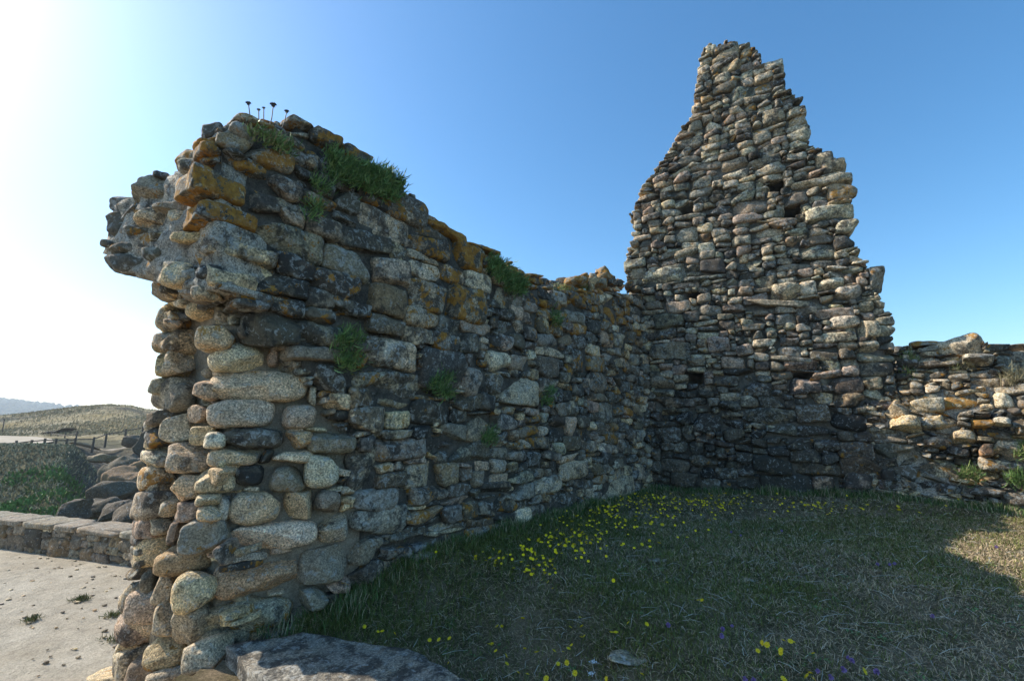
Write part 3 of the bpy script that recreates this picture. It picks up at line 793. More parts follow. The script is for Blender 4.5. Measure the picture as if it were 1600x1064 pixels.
# ------------------------------------------------------------ ground: turf terrace and gravel yard
GZ = -1.3
WN = OUTD                                           # pointing to the gravel side of the long wall
def side(x, y):                                     # >0 on the gravel side of the wall line
    return (x-Lc0[0])*WN[0]+(y-Lc0[1])*WN[1]
def turf_z(x, y):
    x = np.asarray(x, float); y = np.asarray(y, float)
    base = n2(x, y, .5, 3, 2)*.05+n2(x, y, 2.2, 3, 5)*.02
    d = np.hypot((x+1.3)/1.6, (y-3.3)/1.25)
    dip = sstep(1.75, .75, d)*-.36
    lip = sstep(5.6, 3.2, y)*-.06
    return base*sstep(.2, 1.5, d)+dip+lip+.12*sstep(3, 7, x)*sstep(6, 8.6, y)
gx = np.arange(-4, 16.01, .1); gy = np.arange(-4, 14.01, .1)
X, Y = np.meshgrid(gx, gy, indexing='ij')
Zt = turf_z(X, Y)
V = np.stack([X, Y, Zt], -1).reshape(-1, 3); ny_ = len(gy)
I, J = np.meshgrid(np.arange(len(gx)-1), np.arange(ny_-1), indexing='ij')
sd = side(X+.05, Y+.05)
near_edge = (X*DL[0]+Y*DL[1]) < (Lc0[0]*DL[0]+Lc0[1]*DL[1]) - .3
lim = np.where(near_edge, .05, .5)
keep = (sd < lim)[:-1, :-1]
keep &= ~inpoly(X[:-1, :-1]+.05, Y[:-1, :-1]+.05, [(p[0], p[1]) for p in (np.array(top)-np.mean(top, 0))*.86+np.mean(top, 0)])
F = np.stack([I*ny_+J, (I+1)*ny_+J, (I+1)*ny_+J+1, I*ny_+J+1], -1)[keep]
tag(mk('ground', V, F.reshape(-1, 4), M['turf'], None, True), kind='structure')
# retaining face under the terrace edge, nearer than the pier
ret = Stones()
rf = Face([Lc0[0], Lc0[1], 0], DL); rf.N = -FL.N
lay(ret, Face([C1[0],C1[1],0], [.3,-1,0]) if False else rf, pack([(-8,-1.35),(-1.9,-1.35),(-1.9,-.12),(-8,-.12)], .08, lambda u, v: (.45,.28), (), 91), KP, 6, lich=lichP, depth=.5)
rw = empty('retaining_wall', (rf.P(-4, -1.3)[0], rf.P(-4, -1.3)[1], -1.3), 'low stone edge holding the turf terrace above the gravel', 'wall')
ret.build('stone_facing', M['stone'], rw)

gx = np.concatenate([np.arange(-26, -3, .16), np.arange(-3, 30, .6)]); gy = np.concatenate([np.arange(-6, 0, .6), np.arange(0, 14, .16), np.arange(14, 17, .6)])
PA, PB = on_z(0, 857, GZ), on_z(225, 888, GZ); PD = nrm(PB-PA)
PNn = nrm([PD[1], -PD[0], 0]); PNn = PNn if PNn[1] < 0 else -PNn
X, Y = np.meshgrid(gx, gy, indexing='ij')
Z = GZ+n2(X, Y, .35, 4, 7)*.03+n2(X, Y, 3, 2, 9)*.008
ny_ = len(gy); I, J = np.meshgrid(np.arange(len(gx)-1), np.arange(ny_-1), indexing='ij')
past = -((X-PA[0])*PNn[0]+(Y-PA[1])*PNn[1])          # >0 beyond the parapet
Z = Z
keep = (past < .35)[:-1, :-1]
F = np.stack([I*ny_+J, (I+1)*ny_+J, (I+1)*ny_+J+1, I*ny_+J+1], -1)[keep]
tag(mk('gravel_yard', np.stack([X, Y, Z], -1).reshape(-1, 3), F.reshape(-1, 4), M['gravel'], None, True), kind='structure')

# scattered pebbles and weed tufts on the gravel
def leaf_clump(name, spots, n, length, width, cols, parent=None, spread=.1, up=.6, bend=.4, droop=0., nrm_dir=(0,0,1), seed=0, squash=1.):
    """spots: list of centres; blades radiating from each; one mesh"""
    r = np.random.default_rng(seed); B = Buf()
    for s_ in spots:
        c0 = np.array(s_[:3]); k_ = s_[3] if len(s_) > 3 else 1.
        for _ in range(n):
            off = r.normal(size=3)*spread*k_; off[2] *= squash
            d = nrm(np.array(nrm_dir)*up+r.normal(size=3)*.55)
            L = length*k_*r.uniform(.5, 1.25); w = width*r.uniform(.6, 1.3)
            sdv = nrm(np.cross(d, r.normal(size=3))); b = nrm(d+np.array([0,0,1.])*bend+np.array([0,0,-1.])*droop)
            p0 = c0+off; p1 = p0+d*L*.5; p2 = p1+b*L*.5
            Vv = np.array([p0-sdv*w*.4, p0+sdv*w*.4, p1+sdv*w*.5, p1-sdv*w*.5, p2+sdv*w*.12, p2-sdv*w*.12])
            c = np.array(cols[r.integers(len(cols))])*r.uniform(.7, 1.3)
            B.add(Vv, np.array([[0,1,2,3],[3,2,4,5]]), tint=c)
    return B.build(name, M['leaf'], parent, False)
pebs = Stones()
for k in range(420):
    x_, y_ = rng.uniform(-12, -4.2), rng.uniform(4.5, 10); s = rng.uniform(.008, .03)*(1 if k > 12 else 1.4)
    pebs.add((x_, y_, GZ+.01), (1,0,0), (0,0,1.), (0,1.,0), s*2, s*1.5, s, tint({'g':2,'d':2,'t':1})[0], (0,.3,.3), 3, cuts=1)
tag(pebs.build('gravel', M['stone_near'], None), kind='stuff', label='small loose pebbles strewn over the pale gravel yard', cat='gravel')
GC = [(.10,.14,.04),(.07,.11,.03),(.22,.19,.09)]
for (px, py, n_, lab) in ((125,937,50,'flat green weed tuft on pale gravel, larger near the centre of the yard'), (172,963,30,'small round dark weed tuft alone on pale gravel'),
                     (50,970,26,'thin dry weed tuft on pale gravel at the photo edge'), (208,950,26,'weed tuft on gravel close to the wall end, upper one'), (186,1000,18,'bright green weed tuft on gravel close to the wall end, lower one')):
    p = on_z(px, py, GZ)
    o = leaf_clump('weed_tuft', [(p[0]+rng.normal()*.05, p[1]+rng.normal()*.03, p[2]+.01) for _ in range(6)], n_, .07, .008, GC, spread=.04, squash=.05, seed=px)
    tag(o, lab, 'weed', 'weed tufts on the gravel')

# ------------------------------------------------------------ parapet wall
PR = Face([PA[0], PA[1], 0], PD); PR.N = PNn
par = empty('parapet_wall', tuple(PA), 'low grey parapet wall with flat coping along the far edge of the gravel', 'wall')
hP = PR.uv(0, 812)[1]-GZ
sa = Stones()
KPa = {'d':6,'g':1.5,'n':1,'s':2}
lay(sa, PR, pack([(-12,GZ-.05),(8,GZ-.05),(8,GZ+hP-.07),(-12,GZ+hP-.07)], .07, lambda u, v: (.32,.24), (), 101), KPa, 7, gain=.75, depth=.2, jit=.01, lich=lambda u, v, k: (.02,.4,.3), warp=0, rot=.06, cuts=2)
pb = Face(PR.P(0,0,-.55), PR.U); pb.N = -PR.N
lay(sa, pb, pack([(-12,GZ-1.5),(8,GZ-1.5),(8,GZ+hP-.07),(-12,GZ+hP-.07)], .12, lambda u, v: (.4,.3), (), 102), KPa, 3, depth=.2)
sa.build('stone_facing', M['stone_far'], par)
core_sheet(PR, [(-12,GZ-.3),(8,GZ-.3),(8,GZ+hP-.02),(-12,GZ+hP-.02)], .55, .12, M['mortar_grey'], par, 'mortar_core', inset=.035, amp=.01, shrink=.01)
cp = Stones(); x = -12
while x < 8:
    w = rng.uniform(.7, 1.5); tn, _ = tint({'d':1}, gain=.85, var=.05)
    cp.add(PR.P(x+w/2, GZ+hP-.035+0, -.275), PR.U, PR.V, PR.N, w*1.0, .64, .13, tn, (.02,.25,.5), 9, p=9, cuts=1, rough=.4); x += w
cp.build('coping', M['stone_far'], par)

# ------------------------------------------------------------ land beyond the parapet
def rat(py): r = ray(0, py); return r[2]/r[1]
def hill_z(x, y):
    a = -x/np.maximum(y, 1)                                       # bearing, about .8 beside the ruin to 1.14 at the edge
    road = -.5+0*x
    nearz = np.interp(y, [0,10.5,13,17,22,26,33,36,57], [-1.8,-1.9,-3.4,-4.2,-3.9,-3.1,-.62,-.5,-.5])
    # to the right the slope breaks up into a rocky gully
    g = sstep(.97, .83, a+n2(x, y, .12, 3, 12)*.05)
    gul = np.interp(y, [0,13,22,30,38,44,52,58], [-1.9,-4.2,-5,-4.6,-3.2,-1.6,-.6,-.4])
    z = nearz*(1-g)+gul*g
    rough = .35*sstep(12, 20, y)*(1-sstep(34, 36, y)*(1-sstep(54, 58, y))*(1-g)*.97)
    z = z+n2(x, y, .18, 4, 3)*rough*1.3+n2(x, y, .8, 3, 6)*rough*.35
    crest_r = np.interp(a, [.5,.72,.80,.835,.875,.94,1.03,1.13,1.3], [.0,.012,.021,.030,.031,.026,.014,.004,.002])
    S = sstep(55, 92, y)*sstep(190, 110, y)
    z = z*(1-S)+(1.5+crest_r*92)*S+n2(x, y, .05, 3, 15)*.7*sstep(58, 70, y)*sstep(95, 85, y)
    z = z-sstep(-15, 0, x)*2.5-sstep(110, 220, -x)*3
    return z
gy = np.concatenate([np.arange(11, 40, .35), np.arange(40, 100, .7), np.arange(100, 200, 4)])
ga = np.concatenate([np.linspace(-.6, .7, 20), np.linspace(.72, 1.25, 170), np.linspace(1.3, 3, 20)])
A_, Y = np.meshgrid(ga, gy, indexing='ij'); X = -A_*Y
Z = hill_z(X, Y)
past = -((X-PA[0])*PNn[0]+(Y-PA[1])*PNn[1])
Z = np.where(past < .5, np.minimum(Z, GZ-1.2), Z)
straw = np.array([.36,.29,.16]); green = np.array([.065,.10,.025]); scrub = np.array([.10,.10,.055]); rock = np.array([.12,.11,.10])
q1 = n2(X, Y, .12, 5, 31)[..., None]; q2 = n2(X, Y, .35, 4, 33)[..., None]
col = np.where(Y[..., None] > 50, straw+q1*.16, scrub+(straw-scrub)*np.clip(.25+q1*1.1, 0, 1))
gm = (sstep(33, 26, Y)*sstep(.86, .95, A_))[..., None]*np.clip(.35+q2*1.6, 0, 1)
col = col*(1-gm)+green*gm
rg = (sstep(.98, .88, A_)*sstep(50, 38, Y))[..., None]*np.clip(.7+q1, 0, 1)
col = col*(1-rg)+rock*rg
rb = ((Y > 58)*np.clip(n2(X, Y, .09, 3, 41)*4-1.1, 0, 1))[..., None]
col = np.clip(col*(1-rb)+np.array([.09,.085,.06])*rb, .02, .6)
ny_ = len(gy); I, J = np.meshgrid(np.arange(len(ga)-1), np.arange(ny_-1), indexing='ij')
F = np.stack([I*ny_+J, I*ny_+J+1, (I+1)*ny_+J+1, (I+1)*ny_+J], -1).reshape(-1, 4)
tag(mk('hillside', np.stack([X, Y, Z], -1).reshape(-1, 3), F, M['hill'], None, True, {'tint': col.reshape(-1, 3)}), kind='structure')
# sandy track on the plateau
V = []; F = []
ys = np.arange(35.2, 55.5, .8)
for j, y in enumerate(ys):
    left = -90; right = -y*np.interp(y, [35,40,46,50,56], [1.03,.985,.99,1.02,1.12])
    for i in range(40):
        x = left+(right-left)*i/39; V.append((x, y, hill_z(np.array(x), np.array(y))+.12))
for j in range(len(ys)-1):
    for i in range(39): F.append((j*40+i, j*40+i+1, (j+1)*40+i+1, (j+1)*40+i))
tag(mk('path', np.array(V, float), np.array(F), M['track'], None, True), kind='structure')

# boulders of the gully
def boulder(px, py, y, wpx, hpx, label, seed, kc='d'):
    p = at_y(px, py, y); mpp = np.linalg.norm(p-EYEP)/FP*.95
    if y > 50: p[2] = float(hill_z(p[0], p[1]))+.12
    s = Stones(); tn = tint({}, kc, var=.2)[0]*np.array([1.0,.9,.78])*.8
    a = rng.uniform(-.3, .3)
    s.add(p, (math.cos(a), 0, math.sin(a)), (-math.sin(a), 0, math.cos(a)), (0, -1., 0), wpx*mpp, wpx*mpp*.8, hpx*mpp*1.15, tn, (.05,.3,.3), 14, p=4.5, cuts=11, rough=2.1)
    o = s.build('boulder', M['stone_far'], None); o.location = (0, 0, 0)
    return tag(o, label, 'boulder', 'boulders in the gully below the hill')
BO = [(188,735,30,36,30,'dark grey pointed boulder high in the gully','s'),(212,728,31,30,18,'rounded boulder behind the dark pointed one','s'),
 (205,750,28,44,24,'brown boulder right below the dark pointed one','n'),(172,773,25,56,22,'long low boulder across the middle of the gully','s'),
 (208,772,26,30,20,'grey boulder beside the wall end in the gully','s'),(150,792,23,56,18,'flat boulder just above the parapet, middle of the gully','s'),
 (190,797,21,44,20,'low boulder just above the parapet near the wall end','s'),(118,798,21,30,22,'lone dark boulder on the green slope above the parapet','s'),
 (225,808,17,70,20,'big smooth sloping boulder touching the wall end above the parapet','s'),(165,718,33,30,12,'small boulder on the upper edge of the gully','d'),
 (222,745,29,26,30,'reddish boulder half hidden by the wall end','n'),(232,700,40,26,40,'dark rock face high beside the wall end','s'),
 (98,672,60,34,3,'long flat dark rock outcrop in the dry grass of the hill','s'),(218,690,44,30,14,'dark outcrop beneath the fence near the wall end','s')]
for k, b in enumerate(BO): boulder(b[0], b[1], b[2], b[3], b[4], b[5], k, b[6])

# scrub on the slope (uncountable)
r = np.random.default_rng(5); B = Buf()
a_ = r.uniform(.78, 1.2, 26000); y_ = r.uniform(17, 36, 26000); x_ = -a_*y_
z_ = hill_z(x_, y_)
gsel = n2(x_, y_, .3, 3, 51)
keepm = (r.random(26000) < sstep(.80, .95, a_)+.1)
for x, y, z, g in zip(x_[keepm], y_[keepm], z_[keepm], gsel[keepm]):
    L = r.uniform(.07, .26)*(1+max(0, g)); d = nrm(np.array([0,0,1.2])+r.normal(size=3)*.5); s_ = nrm(np.cross(d, r.normal(size=3)))*L*.16
    p = np.array([x, y, z-.05]); tt = g+.25*(27-y)/9+r.normal()*.12; c = (np.array([.10,.19,.04]) if tt > .12 else np.array([.16,.16,.09]) if r.random() < .55 else np.array([.40,.33,.19]))*r.uniform(.6, 1.4)
    B.add([p-s_, p+s_, p+s_*.8+d*L, p-s_*.8+d*L], [[0,1,2,3]], tint=c)
tag(B.build('scrub', M['leaf'], None, False), 'dense low green and dry scrub covering the slope beyond the parapet', 'scrub', kind='stuff')
# dry tall grass on the hill top
B = Buf(); N_ = 24000
a_ = r.uniform(.74, 1.22, N_); y_ = r.uniform(56, 92, N_); x_ = -a_*y_; z_ = hill_z(x_, y_); gs = n2(x_, y_, .12, 4, 53)
for x, y, z, g in zip(x_, y_, z_, gs):
    if g < -.12 and r.random() < .8: continue
    L = r.uniform(.15, .42); d = nrm(np.array([.5,0,1.])+r.normal(size=3)*.3); s_ = nrm(np.cross(d, r.normal(size=3)))*L*.14
    p = np.array([x, y, z-.05]); c = (np.array([.40,.33,.19]) if r.random() < .7 else np.array([.17,.16,.08]))*r.uniform(.6, 1.3)
    B.add([p-s_, p+s_, p+s_*.5+d*L, p-s_*.5+d*L], [[0,1,2,3]], tint=c)
tag(B.build('dry_grass', M['leaf'], None, False), 'pale dry tall grass over the rounded hill', 'grass', kind='stuff')

# wooden fences
def bar(B, p, q, r0, r1=None, n=6):
    p, q = np.array(p, float), np.array(q, float); r1 = r1 or r0; d = nrm(q-p)
    a = nrm(np.cross(d, [.3,.5,.8])); b = np.cross(d, a); V = []
    for c, rr in ((p, r0), (q, r1)):
        for k in range(n): V.append(c+(a*math.cos(k*2*math.pi/n)+b*math.sin(k*2*math.pi/n))*rr)
    F = [[k, (k+1) % n, n+(k+1) % n, n+k] for k in range(n)]
    B.add(V, F)
    # caps
    V2 = V[n:]+[q]; B.add(V2+[q], [[k, (k+1) % n, n, n+1] for k in range(n)])
def fence(pts, h, label, r=.09):
    base = np.array([*pts[0]]); t = empty('wooden_fence', tuple(base), label, 'fence')
    tops = []
    for p in pts:
        p = np.array(p, float); B = Buf(); bar(B, p-np.array([0,0,.3]), p+np.array([rng.normal()*.04, 0, h*rng.uniform(.92,1.08)]), r, r*.9)
        B.build('post', M['wood'], t, False); tops.append(p+np.array([0,0,h*.85]))
    for a, b in zip(tops[:-1], tops[1:]):
        B = Buf(); bar(B, a, b, .045); B.build('rail', M['wood'], t, False)
def fp(px, py, y): return at_y(px, py, y)
fence([fp(-24,716,35), fp(1,712,35),fp(24,710,35.5),fp(46,707,36),fp(67,705,36.5),fp(86,705,37),fp(101,705,37.3),fp(116,703,38),fp(144,702,39),fp(164,694,41),fp(196,687,44),fp(222,681,47),fp(246,678,50)], 1.0,
      'weathered post and rail fence along the lower edge of the sandy track')
fence([fp(78,692,56),fp(99,697,50),fp(117,695,45)], 1.3, 'short run of taller thin posts at the bend of the sandy track', .07)
fence([fp(212,664,75),fp(222,667,72),fp(233,671,68),fp(242,675,64)], 1.3, 'small distant pale fence climbing the hill beside the wall end', .1)
fence([fp(-10,676,62),fp(3,678,60)], 1.8, 'single thin post pair where the track meets the hill at the photo edge', .07)

# far land, its wood, and the sea
V = []; F = []
mids = [at_y(96,703,37.2), at_y(118,704,38.5), at_y(146,702,40), at_y(166,696,42), at_y(198,689,45), at_y(224,683,48), at_y(250,680,52)]
for k, p in enumerate(mids):
    zz = hill_z(np.array(p[0]), np.array(p[1])); w = .9-.05*k
    for s_ in (-1, 1): q = (p[0], p[1]+s_*w); V.append((q[0], q[1], max(float(hill_z(np.array(q[0]), np.array(q[1]))), float(zz))+.15))
for k in range(len(mids)-1): F.append((2*k, 2*k+2, 2*k+3, 2*k+1))
tag(mk('path', np.array(V, float), np.array(F), M['track'], None, True), kind='structure')
rr = np.random.default_rng(9)
def ridge(name, pts, depth, label=None, kind='structure', mat='forest', rough=1.):
    V = []; F = []; n = len(pts)
    P = np.array(pts); t = np.linspace(0, 1, 160); X = np.interp(t, np.linspace(0,1,n), P[:, 0]); Yy = np.interp(t, np.linspace(0,1,n), P[:, 1]); Zz = np.interp(t, np.linspace(0,1,n), P[:, 2])
    M_ = 14
    for j in range(M_):
        f = j/(M_-1); prof = math.sin(f*math.pi)**.8
        yy = Yy+(f-.5)*depth; zz = -8+(Zz+8)*prof+n2(X, yy, .02, 3, 4)*6*prof*rough
        V.append(np.stack([X, yy, zz], 1))
    V = np.concatenate(V)
    for j in range(M_-1):
        for i in range(159): F.append((j*160+i, j*160+i+1, (j+1)*160+i+1, (j+1)*160+i))
    return tag(mk(name, V, np.array(F), M[mat], None, True), label, kind=kind), V
def far(px, py, y): p = at_y(px, py, y); return (p[0], p[1], p[2])
o, Vr = ridge('hills', [far(-500,640,900), far(-200,622,900), far(-40,622,900), far(20,632,900), far(80,641,900), far(130,646,900), far(300,655,900), far(400,656,900)], 500, rough=.3)
B = Buf(); Cn, Cf = cubesphere(3)
Cs = Cn/np.linalg.norm(Cn, axis=1)[:, None]
sel = Vr[(Vr[:, 2] > 2)]
for k in range(1500):
    p = sel[rr.integers(len(sel))]+rr.normal(size=3)*np.array([12, 12, .5]); s = rr.uniform(2.5, 6.5)
    B.add(p+Cs*np.array([s, s, s*rr.uniform(.8,1.3)])*(1+rr.normal(size=(len(Cs),1))*.12)+np.array([0,0,s*.35]), Cf)
tag(B.build('forest', M['forest'], None, True), 'far wooded ridge, blue with distance, low at the left edge', 'woods', kind='stuff')
me = [( -1500,-1500,-8),(1500,-1500,-8),(1500,1500,-8),(-1500,1500,-8)]
tag(mk('sea', me, np.array([[0,1,2,3]]), M['sea'], None, False), kind='structure')

# ------------------------------------------------------------ turf blades
r = np.random.default_rng(12)
def blades(N, ylo, yhi, Lr, wr, seed):
    r = np.random.default_rng(seed)
    y = r.uniform(ylo, yhi, N); x = r.uniform(-1.9, 1.25*y.max()+.8, N)
    k = (x < 1.22*y+.4) & (x > -.62*y-.2)
    x, y = x[k], y[k]
    s = side(x, y); k = (s < .12)&~inpoly(x, y, [(p[0], p[1]) for p in (np.array(top)-np.mean(top, 0))*.93+np.mean(top, 0)])
    k &= ((x-Tc0[0])*FT.N[0]+(y-Tc0[1])*FT.N[1] > -.1)
    k &= ~((x-Rc0[0])*FRp.N[0]+(y-Rc0[1])*FRp.N[1] < -.1) | (x < Rc0[0])
    x, y = x[k], y[k]
    pt = n2(x, y, .9, 4, 61); gr = n2(x, y, 2.3, 3, 63)
    k = r.random(len(x)) < np.clip(.72+pt*1.4+.6*np.exp(-np.abs(side(x, y))/1.1), .55, 1); x, y, pt, gr = x[k], y[k], pt[k], gr[k]
    n = len(x); z = turf_z(x, y)
    wallness = np.exp(-np.abs(side(x, y))/.5)                     # lusher along the long wall
    strawp = np.clip(.44-pt*.6-wallness*.4+.24*sstep(0, 3.5, x), .04, .85)
    isst = r.random(n) < strawp
    L = r.uniform(*Lr, n)*(1+wallness*1.1)*np.where(isst, 1.25, 1)
    w = r.uniform(*wr, n)*np.where(isst, .75, 1)
    th = r.uniform(0, 2*math.pi, n); lean = np.where(isst, r.uniform(.75, 1.5, n), r.uniform(.15, 1.0, n))
    d = np.stack([np.cos(th)*np.sin(lean), np.sin(th)*np.sin(lean), np.maximum(np.cos(lean), .08)], 1)
    d2 = np.stack([np.cos(th)*np.sin(lean+.4), np.sin(th)*np.sin(lean+.4), np.cos(lean+.4)], 1)
    sd_ = np.stack([-np.sin(th), np.cos(th), r.normal(size=n)*.3], 1)
    p0 = np.stack([x, y, z-.004], 1); p1 = p0+d*(L*.55)[:, None]; p2 = p1+d2*(L*.45)[:, None]
    p2[:, 2] = np.maximum(p2[:, 2], z+.004)
    V = np.stack([p0-sd_*w[:, None]/2, p0+sd_*w[:, None]/2, p1+sd_*w[:, None]*.4, p1-sd_*w[:, None]*.4, p2+sd_*w[:, None]*.08, p2-sd_*w[:, None]*.08], 1)
    F = np.array([[0,1,2,3],[3,2,4,5]])[None]+(np.arange(n)*6)[:, None, None]
    g = np.array([.135,.150,.034])[None]*r.uniform(.55, 1.5, (n, 1))*np.array([1,1,1])+np.clip(gr, 0, 1)[:, None]*np.array([.05,.03,.0])
    s_ = np.array([.55,.41,.24])[None]*r.uniform(.5, 1.35, (n, 1))
    c = np.where(isst[:, None], s_, g)
    return V.reshape(-1, 3), F.reshape(-1, 4), np.repeat(c, 6, 0)
B = Buf()
for args in ((170000, 2.3, 4.6, (.02,.06), (.0025,.006), 1), (210000, 4.4, 7.2, (.025,.07), (.004,.009), 2), (70000, 7, 10.8, (.03,.08), (.006,.013), 3)):
    V, F, c = blades(*args); B.add(V, F, tint=c)
r = np.random.default_rng(78)
for face, ln, n_ in ((FL, WL, 9000), (FT, 3.9, 4500), (FRp, 1.8, 2500), (F1, 0, 900)):
    u = r.uniform(-.1, ln, n_) if ln else r.uniform(-.75, .1, n_); off = np.abs(r.normal(size=n_))*.13+.01; cl = vnoise(np.stack([u*2.2, u*0, u*0+5.5], -1))
    for a_, o_, c_ in zip(u, off, cl):
        if r.random() > .55+c_: continue
        P = face.P(a_, 0, o_); z = float(turf_z(P[0], P[1])); L = r.uniform(.05, .15)*(1+max(0, c_)); th = r.uniform(0, 6.28); ln_ = r.uniform(.05, .7)
        d = np.array([math.cos(th)*math.sin(ln_), math.sin(th)*math.sin(ln_), math.cos(ln_)]); s_ = np.array([-math.sin(th), math.cos(th), 0])*.0028*(1+.1*P[1])
        p = np.array([P[0], P[1], z-.01]); q = p+d*L*.55; e = q+nrm(d+np.array([0,0,-.5])+r.normal(size=3)*.15)*L*.45
        B.add([p-s_, p+s_, q+s_*.8, q-s_*.8, e+s_*.1, e-s_*.1], [[0,1,2,3],[3,2,4,5]], tint=(np.array([.11,.17,.045]) if r.random() < .72 else np.array([.42,.34,.20]))*r.uniform(.6,1.4))
r = np.random.default_rng(77); cx_ = r.uniform(-1.2, 9, 420); cy_ = r.uniform(2.6, 10, 420)
for x, y in zip(cx_, cy_):
    if side(x, y) > -.1 or x > 1.2*y+.3: continue
    rad = r.uniform(.03, .11)
    for _ in range(int(r.uniform(8, 26))):
        th = r.uniform(0, 6.28); rr_ = rad*math.sqrt(r.random()); L = r.uniform(.012, .032); w = L*.42
        p = np.array([x+rr_*math.cos(th), y+rr_*math.sin(th), float(turf_z(x, y))+r.uniform(.01, .03)])
        d = np.array([math.cos(th), math.sin(th), r.uniform(-.1, .5)]); s_ = np.array([-math.sin(th), math.cos(th), r.normal()*.2])*w
        B.add([p-s_*.2, p+s_*.2, p+d*L*.5+s_*.5, p+d*L*.5-s_*.5, p+d*L+s_*.1, p+d*L-s_*.1], [[0,1,2,3],[3,2,4,5]], tint=np.array([.11,.19,.06])*r.uniform(.7,1.4))
tag(B.build('grass', M['blade'], None, False), 'short mixed green and dry grass of the turf between the walls', 'grass', kind='stuff')
# long dry stalks lying in the turf
B = Buf()
for k in range(2600):
    y = rng.uniform(2.6, 9.5); x = rng.uniform(-.3*y, 1.15*y)
    if side(x, y) > -.3: continue
    th = rng.uniform(0, 6.28); L = rng.uniform(.04, .17)*(1+(rng.random() < .08)); z = float(turf_z(x, y))+rng.uniform(.015, .04)
    p = np.array([x, y, z]); d = np.array([math.cos(th), math.sin(th), rng.uniform(-.05,.15)]); s_ = np.array([-math.sin(th), math.cos(th), .4])*.0011*(1+y*.16)
    q = p+d*L*.5+np.array([0,0,.012]); e = p+d*L+s_*rng.normal()*8
    B.add([p-s_, p+s_, q+s_, q-s_, e+s_*.5, e-s_*.5], [[0,1,2,3],[3,2,4,5]], tint=np.array([.42,.38,.29])*rng.uniform(.6,1.3))
tag(B.build('straw', M['blade'], None, False), 'dry straw stalks lying loose over the turf', 'straw', kind='stuff')

# ------------------------------------------------------------ flowers
def flower_mesh(R=.014, n=11):
    V = [(0,0,.002)]; F = []
    for k in range(n):
        a = 2*math.pi*k/n; da = math.pi/n*.85
        for (rad, ang, z) in ((R*.3, a-da, .001), (R*.98, a-da*.7, .004), (R*1.05, a, .003), (R*.98, a+da*.7, .004), (R*.3, a+da, .001)):
            V.append((rad*math.cos(ang), rad*math.sin(ang), z))
        b = 1+k*5; F.append([b, b+1, b+2, b+3, b+4]); F.append([0, b, b+4])
    me = bpy.data.meshes.new('flower_head'); nb = len(V); np_ = len(F)
    for k in range(8):
        a = 2*math.pi*k/8; V.append((R*.38*math.cos(a), R*.38*math.sin(a), .004))
    V.append((0,0,.008)); F += [[nb+k, nb+(k+1) % 8, nb+8] for k in range(8)]
    me.from_pydata(V, [], F); me.materials.append(M['yellow']); me.materials.append(M['yellow_c'])
    me.polygons.foreach_set('material_index', [0]*np_+[1]*8); me.update(); return me
def stem_mesh(h=.07, r=.0016, mat='stem', name='stem'):
    B = Buf(); bar(B, (0,0,-h), (0,0,0), r, r, 5); o = B.build(name, M[mat], None, True); me = o.data; bpy.data.objects.remove(o); return me
fm, sm = flower_mesh(), stem_mesh()
YL = []
YL += [(330+a/2.388, 750+b/2.388) for a, b in [(676,303),(692,297),(684,336),(693,356),(764,338),(874,363),(1015,357),(510,480),(708,472),(572,546),(684,572),(622,565),
 (638,564),(815,597),(850,595),(889,590),(886,681),(1062,637),(1037,612),(1048,611),(1100,655),(1103,685),(1145,718),(1180,724),(1215,642),(1250,740),(1294,685),(1328,680),
 (1357,719),(1475,740),(1279,637),(1312,640),(1333,628),(1345,615),(1380,585),(1392,582),(1068,545),(1084,546),(1162,515),(1170,628),(797,458),(836,432),(985,480),(1010,462),
 (1275,405),(1264,436),(1170,440),(1170,468),(1130,467),(1118,455),(1376,512),(1383,545),(1340,548),(1495,568),(1510,568),(1556,533),(886,300),(955,310),(982,326),(987,284),
 (1025,300),(1018,317),(1040,290),(1062,300),(1077,267),(1103,278),(1090,290),(1052,257),(1160,257),(1185,222),(948,380),(655,400)]]
YL += [(1000+a/2.667, 750+b/2.667) for a, b in [(113,427),(243,500),(258,500),(28,600),(511,677),(530,686),(491,711),(588,708),(587,720),(598,668),(627,672),(641,675),(722,722),
 (710,803),(697,817),(722,827),(934,795),(598,830),(8,808),(1327,80),(8,268),(40,252),(42,280),(80,262),(312,162),(288,168),(145,193)]]
for (cx, cy, rx, ry, n_) in ((848,888,22,14,22),(898,842,32,16,30),(925,818,26,10,14),(945,800,26,11,24),(985,782,26,10,18),(1010,778,14,6,8),(1060,785,34,7,18),(1125,784,34,8,26),
                             (1010,812,24,14,10),(1280,788,46,7,18),(1400,793,26,5,10),(1180,790,18,6,6)):
    for _ in range(n_): YL.append((cx+rng.normal()*rx*.7, cy+rng.normal()*ry*.7))
def put(px, py, hgt):
    z = hgt
    for _ in range(6):
        p = on_z(px, py, z); z = float(turf_z(p[0], p[1]))+hgt
    return p
first = None
